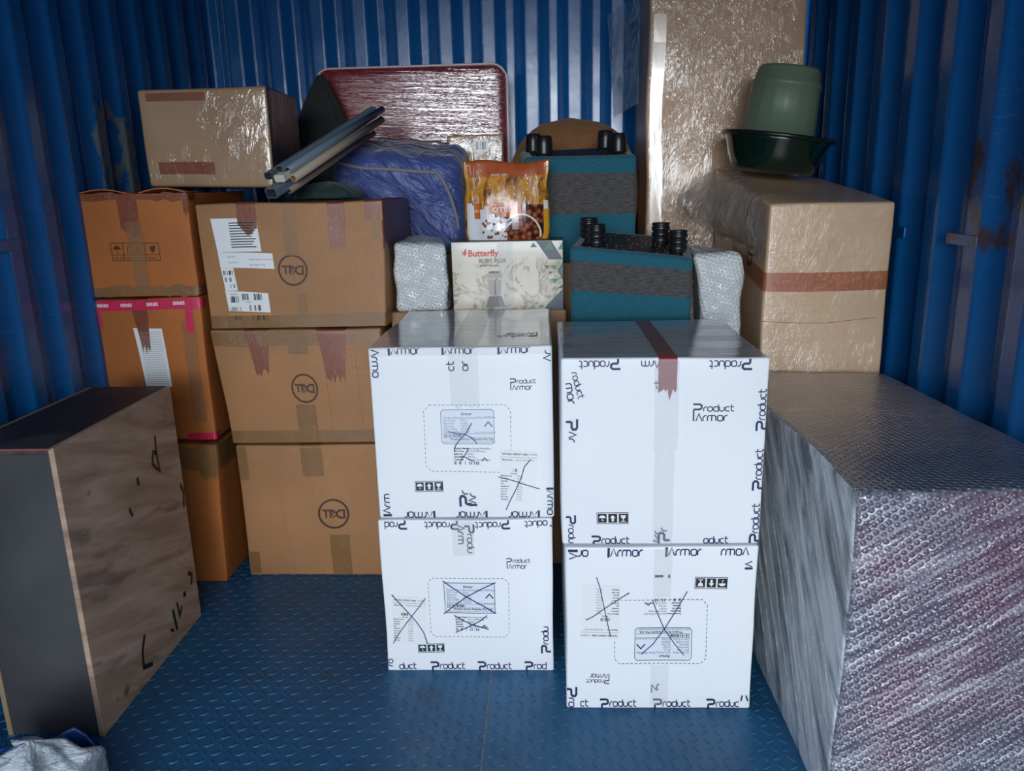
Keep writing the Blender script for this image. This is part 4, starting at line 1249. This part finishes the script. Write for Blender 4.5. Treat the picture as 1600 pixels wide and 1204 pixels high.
d = Draw(pf, 'front', E_, .0012); grid_poly(d, .56, .55, .93, .995, 8, 10); grid_poly(d, .30, .62, .56, .995, 6, 8); d.build('puff_print', M['puffs'], t)
d = Draw(pf, 'front', E_, .0016)
for x0, x1, tp in ((.03, .10, .52), (.10, .18, .55), (.18, .24, .60), (.24, .30, .56), (.30, .36, .66), (.36, .42, .70), (.42, .50, .72)): grid_poly(d, x0, tp, x1, .995, 2, 6)
d.build('milk_print', M['milk'], t)
d = Draw(pf, 'front', E_, .0020); grid_poly(d, .12, .52, .19, .72, 2, 4); grid_poly(d, .30, .52, .67, .66, 6, 4); grid_poly(d, .45, .64, .67, .70, 4, 2); d.build('orange_panel', M['orange_print'], t)
d = Draw(pf, 'front', E_, .0020)
rr = random.Random(5)
for k in range(26): d.disc(rr.uniform(.22, .50), rr.uniform(.73, .97), rr.uniform(.012, .022), rr.uniform(.014, .024), 8)
d.build('falling_puffs', M['puff'], t)
d = Draw(pf, 'front', E_, .0024); d.ring(.665, .97, .235, .022, 180, 360, 30, ry=.30); d.line([(.40, .99), (.47, .85), (.56, .76), (.50, .80), (.42, .92), (.40, .99)], .03); d.build('bowl_print', M['milk'], t)
d = Draw(pf, 'front', E_, .0026)
d.text('OLLO', .56, .575, .085, 180, bold=True); d.text('Tasty & Crunchy', .66, .525, .055, 180, .85); d.text('TM', .18, .60, .05, 180)
d.text('100% GRAIN', .52, .155, .04, 180, .9); d.text('pulse & maize', .50, .43, .035, 180); d.text('free from salt', .50, .47, .035, 180)
d.build('lettering', M['white_ink'], t)
d = Draw(pf, 'front', E_, .0018); grid_poly(d, .93, .50, .985, .995, 2, 6); grid_poly(d, .0, .0, .03, .35, 1, 4); grid_poly(d, .965, .02, 1.0, .35, 1, 4); d.build('yellow_border', M['yellow_print'], t)
d = Draw(pf, 'front', E_, .0024); grid_poly(d, .932, .50, .98, .61, 1, 2); d.build('side_badge', M['milk'], t)

# ------------------------------------------------------------------ footstools, upside down
def footstool(label, loc, rotz, W, D, H, bands, corners, ribbed, seed, foot_h, foot_r, feet):
    t = thing('footstool', label, 'footstool', loc, (0, 0, rotz), 'upturned footstools')
    b = Box(W, D, H, r=.012, amp=.002, freq=5, seed=seed, corners=corners)
    V, F, fc = b.geo(24)
    lo, hi = bands[0] * H, bands[1] * H
    sets = {'lower_band': [], 'middle_band': [], 'upper_band': [], 'base_cloth': []}
    for f, a in zip(F, fc):
        if a[0] == 'top': sets['base_cloth' if (.02 < a[1] < W - .02 and .02 < a[2] < D - .02) else 'upper_band'].append(f)
        elif a[0] == 'bottom': sets['lower_band'].append(f)
        else: sets['lower_band' if a[2] < lo else ('middle_band' if a[2] < hi else 'upper_band')].append(f)
    mt = {'lower_band': M['teal_fabric'], 'middle_band': M['grey_fabric'], 'upper_band': M['teal_fabric'], 'base_cloth': M['base_cloth']}
    for nm, fs_ in sets.items():
        used = sorted({i for f in fs_ for i in f}); ren = {v: i for i, v in enumerate(used)}
        o = mesh_obj(nm, [V[i] for i in used], [[ren[i] for i in f] for f in fs_], mt[nm], t, smooth=True)
        if nm == 'middle_band': o['label'] = 'charcoal heather fabric band'
        if nm == 'base_cloth': o['label'] = 'black speckled base cloth'
    for (u, v) in feet:
        p = b.f((u * W, v * D, H))
        if ribbed:
            pr = [(.0, 0), (foot_r * .95, 0)]
            for k in range(3):
                z0 = foot_h * (.06 + k * .27)
                pr += [(foot_r * .86, z0), (foot_r * (.97 + .02 * k), z0 + foot_h * .05), (foot_r * (.99 + .02 * k), z0 + foot_h * .20), (foot_r * .86, z0 + foot_h * .25)]
            pr += [(foot_r * 1.02, foot_h * .88), (foot_r * .98, foot_h * .985), (foot_r * .85, foot_h), (0.0, foot_h)]
        else:
            pr = [(0, 0), (foot_r * 1.0, 0), (foot_r * 1.02, foot_h * .1), (foot_r * 1.0, foot_h * .6), (foot_r * .94, foot_h * .92), (foot_r * .82, foot_h), (0, foot_h)]
        V_, F_ = lathe(pr, 28, p - Vector((0, 0, .003)))
        mesh_obj('foot', V_, F_, M['black_plastic'], t, smooth=True)
    return t, b
footstool('upturned teal and charcoal footstool with ribbed black feet, in front of the other footstool', (.236, 2.175, .722), R(-7), .335, .27, .30, (.60, .87),
          {(1, 0, 1): (0, 0, -.025), (1, 1, 1): (0, 0, .012), (0, 0, 1): (0, 0, .012), (0, 1, 1): (.02, 0, .045)}, True, 71, .062, .0255, [(.10, .55), (.20, .22), (.74, .62), (.885, .30)])
footstool('upturned teal and charcoal footstool with smooth black feet, behind the cereal pouch', (.112, 2.50, .962), R(-2), .345, .27, .322, (.48, .85),
          {(0, 0, 1): (-.0, 0, .002), (0, 1, 1): (-.03, 0, .032), (1, 1, 1): (-.02, 0, .04)}, False, 72, .060, .0265, [(.12, .75), (.20, .35), (.80, .78), (.875, .35)])

# ------------------------------------------------------------------ blue bedding bag
t = thing('bedding_bag', 'blue quilted bedding bag with grey piping, lying behind the cereal pouch', 'bag', (-.5, 2.735, .976))
b = Box(.475, .20, .39, r=.045, amp=.012, freq=7, seed=81, corners={(0, 0, 1): (.0, .0, -.03), (1, 0, 1): (-.02, 0, -.085), (0, 1, 1): (.08, 0, .02), (1, 1, 1): (-.02, 0, .0)})
b.build('body', M['blue_quilt'], t, 24)
def on_front(pts, off=.004):
    out = []
    for u, v in pts:
        q = b.P('front', u, v, off); out.append(q)
    return out
def strip3(pts, wid, name, mat, normal=(0, -1, 0)):
    V_, F_ = [], []
    n_ = len(pts)
    for i, p_ in enumerate(pts):
        a, c_ = pts[max(0, i - 1)], pts[min(n_ - 1, i + 1)]
        d_ = (c_ - a).normalized(); s_ = d_.cross(Vector(normal)).normalized() * wid / 2
        V_ += [p_ - s_, p_ + s_]
    F_ = [[2 * i, 2 * i + 2, 2 * i + 3, 2 * i + 1] for i in range(n_ - 1)]
    o = mesh_obj(name, V_, F_, mat, t, smooth=True); md = o.modifiers.new('t', 'SOLIDIFY'); md.thickness = .003
    return o
pts = []
for i in range(25):
    s_ = i / 24
    if s_ < .62: q = s_ / .62; pts.append((.03 + .78 * q, .90 - .015 * math.sin(q * 3) - .02 * q))
    else: q = (s_ - .62) / .38; pts.append((.81 + .13 * math.sin(q * math.pi / 2), .88 - .60 * (q ** 1.5)))
strip3(on_front(pts, .0045), .011, 'grey_piping', M['grey_trim'])
pts = [b.P('top', .12 + .82 * i / 16, .45 + .08 * math.sin(i * .9), .004) for i in range(17)]
strip3(pts, .016, 'grey_piping', M['grey_trim'], (0, -.4, 1))
pts = [b.P('top', .20 + .65 * i / 16, .80 + .05 * math.sin(i * 1.1), .006) for i in range(17)]
strip3(pts, .016, 'grey_piping', M['grey_trim'], (0, -.4, 1))
hexs = []
for (pp) in ([(.02, .62), (.10, .72), (.17, .66), (.17, .52), (.30, .42)], [(.17, .66), (.16, .80), (.10, .86)], [(.42, .78), (.55, .70), (.56, .58)]):
    strip3(on_front(pp, .003), .0022, 'quilt_stitching', M['grey_trim'])

# ------------------------------------------------------------------ maroon bedding
t = thing('wrapped_mattress', 'film-wrapped maroon patterned folded mattress leaning upright at the back wall', 'mattress', (-.503, 3.130, .976), (R(-.5), 0, 0))
Wm, Dm, Hm, rm = .735, .09, .675, .06
V_, F_ = [], []
outline = []
for (cx_, cz_, a0) in ((Wm / 2 - rm, Hm - rm, 0), (-Wm / 2 + rm, Hm - rm, 90), (-Wm / 2 + rm, rm, 180), (Wm / 2 - rm, rm, 270)):
    for i in range(9):
        a = R(a0 + 90 * i / 8); outline.append((cx_ + rm * math.cos(a), cz_ + rm * math.sin(a)))
def inset(k):
    return [(x * (1 - k), Hm / 2 + (z - Hm / 2) * (1 - k)) for x, z in outline]
layers = [(Dm / 2, .0), (.012, .0), (.002, .012), (-.004, .03), (-.010, .10), (-.014, .25), (-.016, .5), (-.017, .8)]
n_ = len(outline)
for (y, k) in layers:
    for (x, z) in inset(k): V_.append((x, y + (.004 * noise.noise(Vector((x * 6, z * 9, 1))) if k > .02 else 0), z))
for j in range(len(layers) - 1):
    for i in range(n_):
        a, c_ = j * n_ + i, j * n_ + (i + 1) % n_; F_.append([a, a + n_, c_ + n_, c_])
F_.append([(len(layers) - 1) * n_ + i for i in range(n_)][::-1])
k2 = len(V_)
for (x, z) in outline: V_.append((x * .99, Dm, Hm / 2 + (z - Hm / 2) * .99))
for i in range(n_): F_.append([i, (i + 1) % n_, k2 + (i + 1) % n_, k2 + i])
F_.append([k2 + i for i in range(n_)])
mesh_obj('body', V_, F_, M['maroon'], t, smooth=True)
V_, F_ = tube([(x * 1.002, .004, z) for x, z in outline], .004, 8, True)
mesh_obj('edge_piping', V_, F_, M['piping'], t, smooth=True)
# small wrapped carton before it
t, b = carton('small film-wrapped carton in front of the maroon mattress, behind the cereal pouch', (-.252, 2.990, .976), .205, .08, .412, 'card_wrap', 91, r=.006, amp=.003)
E_ = (700, 207, 785, 378); d = Draw(b, 'front', E_, .0012); d.rect(741, 214, 762, 232); sl = d.build('paper_label', M['paper'], t)
d = Draw(b, 'front', E_, .0016); d.barcode(744, 217, 759, 229, 12, 3); d.build('label_print', M['grey_print'], sl)

# ------------------------------------------------------------------ soft heaps
def heap(name, label, cat, loc, mat, sx, sy, sz, fn, nu=40, nv=24, part='body', seed=0, amp=.02, fr=6):
    t = thing(name, label, cat, loc)
    V_, F_ = [], []
    for j in range(nv + 1):
        w = j / nv
        for i in range(nu):
            a = 2 * math.pi * i / nu
            k = fn(w)
            c_, s_ = math.cos(a), math.sin(a)
            e = .75
            x = sx * k * math.copysign(abs(c_) ** e, c_); y = sy * k * math.copysign(abs(s_) ** e, s_); z = sz * w
            nv3 = noise.noise_vector(Vector((x * fr, y * fr, z * fr * .6 + seed)))
            f2 = math.sin(a * 7 + w * 3 + 2 * nv3.x) * amp * .25 * min(1, w * 3) * (k > .05)
            kk = min(1, w * 6)
            V_.append((x + nv3.x * amp * kk + c_ * f2, y + nv3.y * amp * kk + s_ * f2, z + nv3.z * amp * kk * .6))
    for j in range(nv):
        for i in range(nu):
            a, c_ = j * nu + i, j * nu + (i + 1) % nu; F_.append([a, c_, c_ + nu, a + nu])
    F_.append(list(range(nu))[::-1]); F_.append([nv * nu + i for i in range(nu)])
    mesh_obj(part, V_, F_, mat, t, smooth=True)
    return t
heap('cloth_bag', 'black pointed cloth bag between the film-wrapped carton and the blue bedding bag', 'bag', (-.820, 3.02, .976), M['black_cloth'], .140, .070, .635,
     lambda w: (1.0 if w < .4 else max(.0, 1 - ((w - .4) / .6) ** 1.7 * .97)) * 1.0 + .02, seed=3, amp=.028)
heap('brown_cushion', 'brown suede-like cushion bulging up behind the rear footstool', 'cushion', (.098, 3.01, .964), M['brown_cloth'], .238, .12, .475,
     lambda w: math.sqrt(max(0, 1 - (w ** 5))) * 1.0 + .005, seed=8, amp=.016, fr=5)
heap('folded_cloth', 'dark green cloth lying under the plastic pipes on the top carton', 'cloth', (-.695, 2.56, 1.178), M['green_cloth'], .105, .09, .05,
     lambda w: math.sqrt(max(0, 1 - w * w)) + .01, seed=5, amp=.02, fr=12, nv=10)

# ------------------------------------------------------------------ pipes
def pipe(name, label, a, b_, ro, ri, mat, inmat, square=None, cap=False):
    t = thing(name, label, 'pipe', a, group='bundle of plastic pipes')
    a, b_ = Vector(a), Vector(b_)
    d = (b_ - a); L = d.length; d.normalize()
    s = d.cross(Vector((0, 0, 1))).normalized(); u = s.cross(d)
    def ring(off, r):
        if square:
            w_, h_ = square; k = r / ro; c_ = .003
            q = [(-w_ + c_, -h_), (w_ - c_, -h_), (w_, -h_ + c_), (w_, h_ - c_), (w_ - c_, h_), (-w_ + c_, h_), (-w_, h_ - c_), (-w_, -h_ + c_)]
            q = [(x - math.copysign((1 - k) * ro, x), z - math.copysign((1 - k) * ro, z)) for x, z in q]
            return [d * off + s * x + u * z for x, z in q]
        return [d * off + (s * math.cos(2 * math.pi * i / 20) + u * math.sin(2 * math.pi * i / 20)) * r for i in range(20)]
    rs = [ring(L, ro), ring(0, ro)]; n_ = len(rs[0])
    V_ = rs[0] + rs[1]; F_ = [[i, (i + 1) % n_, n_ + (i + 1) % n_, n_ + i] for i in range(n_)]
    if cap:
        F_ += [list(range(n_))[::-1], [n_ + i for i in range(n_)]]
        mesh_obj('tube', V_, F_, mat, t); return t
    V_ += ring(0, ri); F_ += [[n_ + i, n_ + (i + 1) % n_, 2 * n_ + (i + 1) % n_, 2 * n_ + i] for i in range(n_)]
    F_.append(list(range(n_))[::-1])
    mesh_obj('tube', V_, F_, mat, t, smooth=not square)
    V2 = ring(0.0, ri) + ring(.08, ri)
    F2 = [[i, (i + 1) % n_, n_ + (i + 1) % n_, n_ + i][::-1] for i in range(n_)] + [[n_ + i for i in range(n_)]]
    mesh_obj('bore', V2, F2, inmat, t)
    return t
dv = Vector((.165, .46, .186))
def pp(x, z, y=2.30, f=1.0): a = Vector((x, y, z)); return a, a + dv * f
a, c_ = pp(-.786, 1.197, 2.28, 1.03); c_.z -= .0
pipe('plastic_pipe', 'flat grey rectangular conduit lowest in the pipe bundle', a, c_ + Vector((.0, 0, -.006)), .003, .0015, M['pvc_grey'], M['pvc_inside'], square=(.019, .014)).children[0]
a, c_ = pp(-.749, 1.203, 2.33); pipe('plastic_pipe', 'thin pinkish pipe beside the flat grey conduit', a, c_, .0095, .006, M['pvc_pink'], M['pvc_inside'])
a, c_ = pp(-.763, 1.238, 2.295, .95); pipe('plastic_channel', 'white rectangular channel with a closed pale end in the pipe bundle', a, c_ + Vector((0, 0, -.01)), .003, .002, M['pvc_white'], M['pvc_inside'], square=(.018, .0105), cap=True)
a, c_ = pp(-.728, 1.238, 2.315, 1.05); pipe('plastic_pipe', 'cream round pipe with an orange inside in the pipe bundle', a, c_, .0115, .0085, M['pvc_cream'], M['pvc_orange'])
a, c_ = pp(-.741, 1.2605, 2.31, 1.12); pipe('plastic_pipe', 'grey round conduit on top of the pipe bundle, right of the square one', a, c_, .0115, .0085, M['pvc_grey'], M['pvc_inside'])
a, c_ = pp(-.766, 1.2655, 2.31, 1.1); pipe('plastic_pipe', 'grey squarish conduit on top of the pipe bundle', a, c_, .003, .0018, M['pvc_grey'], M['pvc_inside'], square=(.0105, .0095))
a, c_ = pp(-.797, 1.2455, 2.30, 1.0); pipe('plastic_pipe', 'dark grey conduit at the left of the pipe bundle', a, c_, .003, .0018, M['pvc_dark'], M['pvc_inside'], square=(.013, .010))

# ------------------------------------------------------------------ tan carton, right
t, b = carton('tan film-wrapped carton with an orange tape band and sloping top, beside the right wall', (.779, 2.195, 0), .336, .56, 1.135, 'card_tan', 101, r=.008, amp=.006,
              corners={(0, 1, 1): (-.03, 0, .11), (1, 1, 1): (-.01, 0, .065), (1, 0, 0): (.0, 0, 0)}, n=16)
wrap_strip(b, 'orange_tape', M['tape_orange'], t, .792, .838, sides=('left', 'front', 'right'), depth=.6, label='orange-brown tape band')
d = Draw(b, 'front', (1192, 316, 1396, 960), .0014)
d.line([(1190, 498), (1300, 500), (1380, 494)], .9); d.build('board_seam', M['tape_brown'], t)
d = Draw(b, 'left', (0, 0, 1, 1), .0014)
d.line([(.66, .06), (.72, .05), (.78, .07), (.74, .09), (.68, .10), (.72, .12), (.78, .10), (.80, .13), (.74, .15), (.69, .14), (.70, .18), (.76, .17), (.79, .14), (.73, .12)], .012)
d.build('marker_scribble', M['black_ink'], t)
# film stretched loosely from the top edge over the left side
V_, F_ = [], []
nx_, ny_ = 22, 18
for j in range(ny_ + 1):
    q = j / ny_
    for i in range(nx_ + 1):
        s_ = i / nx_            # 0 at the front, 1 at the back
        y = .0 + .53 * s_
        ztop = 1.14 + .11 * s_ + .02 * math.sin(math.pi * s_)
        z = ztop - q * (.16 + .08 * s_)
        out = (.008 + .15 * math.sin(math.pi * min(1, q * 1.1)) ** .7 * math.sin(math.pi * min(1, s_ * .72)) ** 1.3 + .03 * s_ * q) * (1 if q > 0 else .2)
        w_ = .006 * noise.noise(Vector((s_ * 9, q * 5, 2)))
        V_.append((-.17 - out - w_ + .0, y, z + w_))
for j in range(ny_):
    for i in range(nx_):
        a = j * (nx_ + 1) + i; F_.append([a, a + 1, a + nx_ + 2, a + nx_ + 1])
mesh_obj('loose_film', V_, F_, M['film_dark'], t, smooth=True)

# ------------------------------------------------------------------ tall carton, right back
t, b = carton('very tall film-wrapped brown carton standing at the back wall', (.610, 2.80, 0), .517, .34, 2.02, 'card_tall', 111, r=.010, amp=.007, n=20)
d = Draw(b, 'front', (0, 0, 1, 1), .0016); d.rect(.025, .14, .105, .60, 2, 8); d.build('clear_tape', M['glossy_strip'], t)
V_, F_ = [], []
for j in range(15):
    for i in range(11):
        s_, q = i / 10, j / 14
        x = -.255 - .02 - .095 * s_ * (1 - .3 * q); z = 1.83 - .36 * q - .03 * s_ + .01 * math.sin(9 * q)
        V_.append((x, .10 + .22 * s_ + .012 * noise.noise(Vector((s_ * 5, q * 8, 0))), z))
for j in range(14):
    for i in range(10):
        a = j * 11 + i; F_.append([a, a + 1, a + 12, a + 11])
mesh_obj('loose_film', V_, F_, M['film_tall'], t, smooth=True)

# ------------------------------------------------------------------ tub and bucket
tilt = (R(2), R(8), 0)
t = thing('plastic_tub', 'dark green glossy tub with a black rolled rim on the tan carton', 'tub', (.718, 2.585, 1.226), tilt)
pr = [(.0, 0), (.118, 0), (.126, .008), (.142, .045), (.156, .086), (.159, .092), (.162, .102)]
inn = [(.158, .102), (.153, .086), (.138, .045), (.118, .012), (0, .010)]
V_, F_ = lathe(pr + inn, 64); F_ = F_[:-2] + [list(range(64))[::-1]] if False else F_
mesh_obj('body', V_, F_, M['dark_green'], t, smooth=True)
V_, F_ = lathe([(.157, .098), (.171, .098), (.174, .104), (.171, .110), (.157, .109), (.157, .098)], 64); mesh_obj('rim', V_, F_[:-2], M['black_rim'], t, smooth=True)
t = thing('plastic_bucket', 'sage green bucket standing upside down in the dark green tub', 'bucket', (.722, 2.590, 1.277), tilt)
pr = [(.114, 0), (.122, 0), (.122, .014), (.116, .017), (.117, .050), (.119, .052), (.118, .064), (.1125, .066), (.101, .200), (.1035, .202), (.1015, .214), (.098, .216), (.092, .250), (.084, .258), (.0, .258)]
V_, F_ = lathe(pr, 72, ribs=18, ribamp=.006); F_ = F_[:-2] + [F_[-1]]
mesh_obj('body', V_, F_, M['green_plastic'], t, smooth=True)
V_, F_ = lathe([(.113, .001), (.108, .06), (.092, .24), (0, .245)], 48); mesh_obj('inner_wall', V_, F_[:-2], M['green_plastic'], t, smooth=True)

# ------------------------------------------------------------------ plastic sack, front left
t = heap('plastic_sack', 'crumpled white plastic sack on the floor before the black cupboard', 'sack', (-1.015, 1.24, .0), M['sack'], .135, .10, .18,
         lambda w: math.sqrt(max(0, 1 - w ** 1.5)) + .01, seed=4, amp=.04, fr=14, nv=20)
V_, F_ = [], []
for j in range(9):
    for i in range(15):
        s_, q = i / 14, j / 8
        V_.append((-.17 + .26 * s_, .085 + .02 * math.sin(s_ * 9) + .03 * q, (1 - q) * (.11 + .055 * math.exp(-((s_ - .78) / .12) ** 2)) * (.7 + .3 * math.sin(s_ * math.pi)) + .006 * noise.noise(Vector((i * .6, j * .7, 0)))))
for j in range(8):
    for i in range(14):
        k = j * 15 + i; F_.append([k, k + 1, k + 16, k + 15])
o = mesh_obj('blue_edge', V_, F_, M['sack_blue'], t, smooth=True); md = o.modifiers.new('t', 'SOLIDIFY'); md.thickness = .004; o['label'] = 'blue plastic edge of the sack'
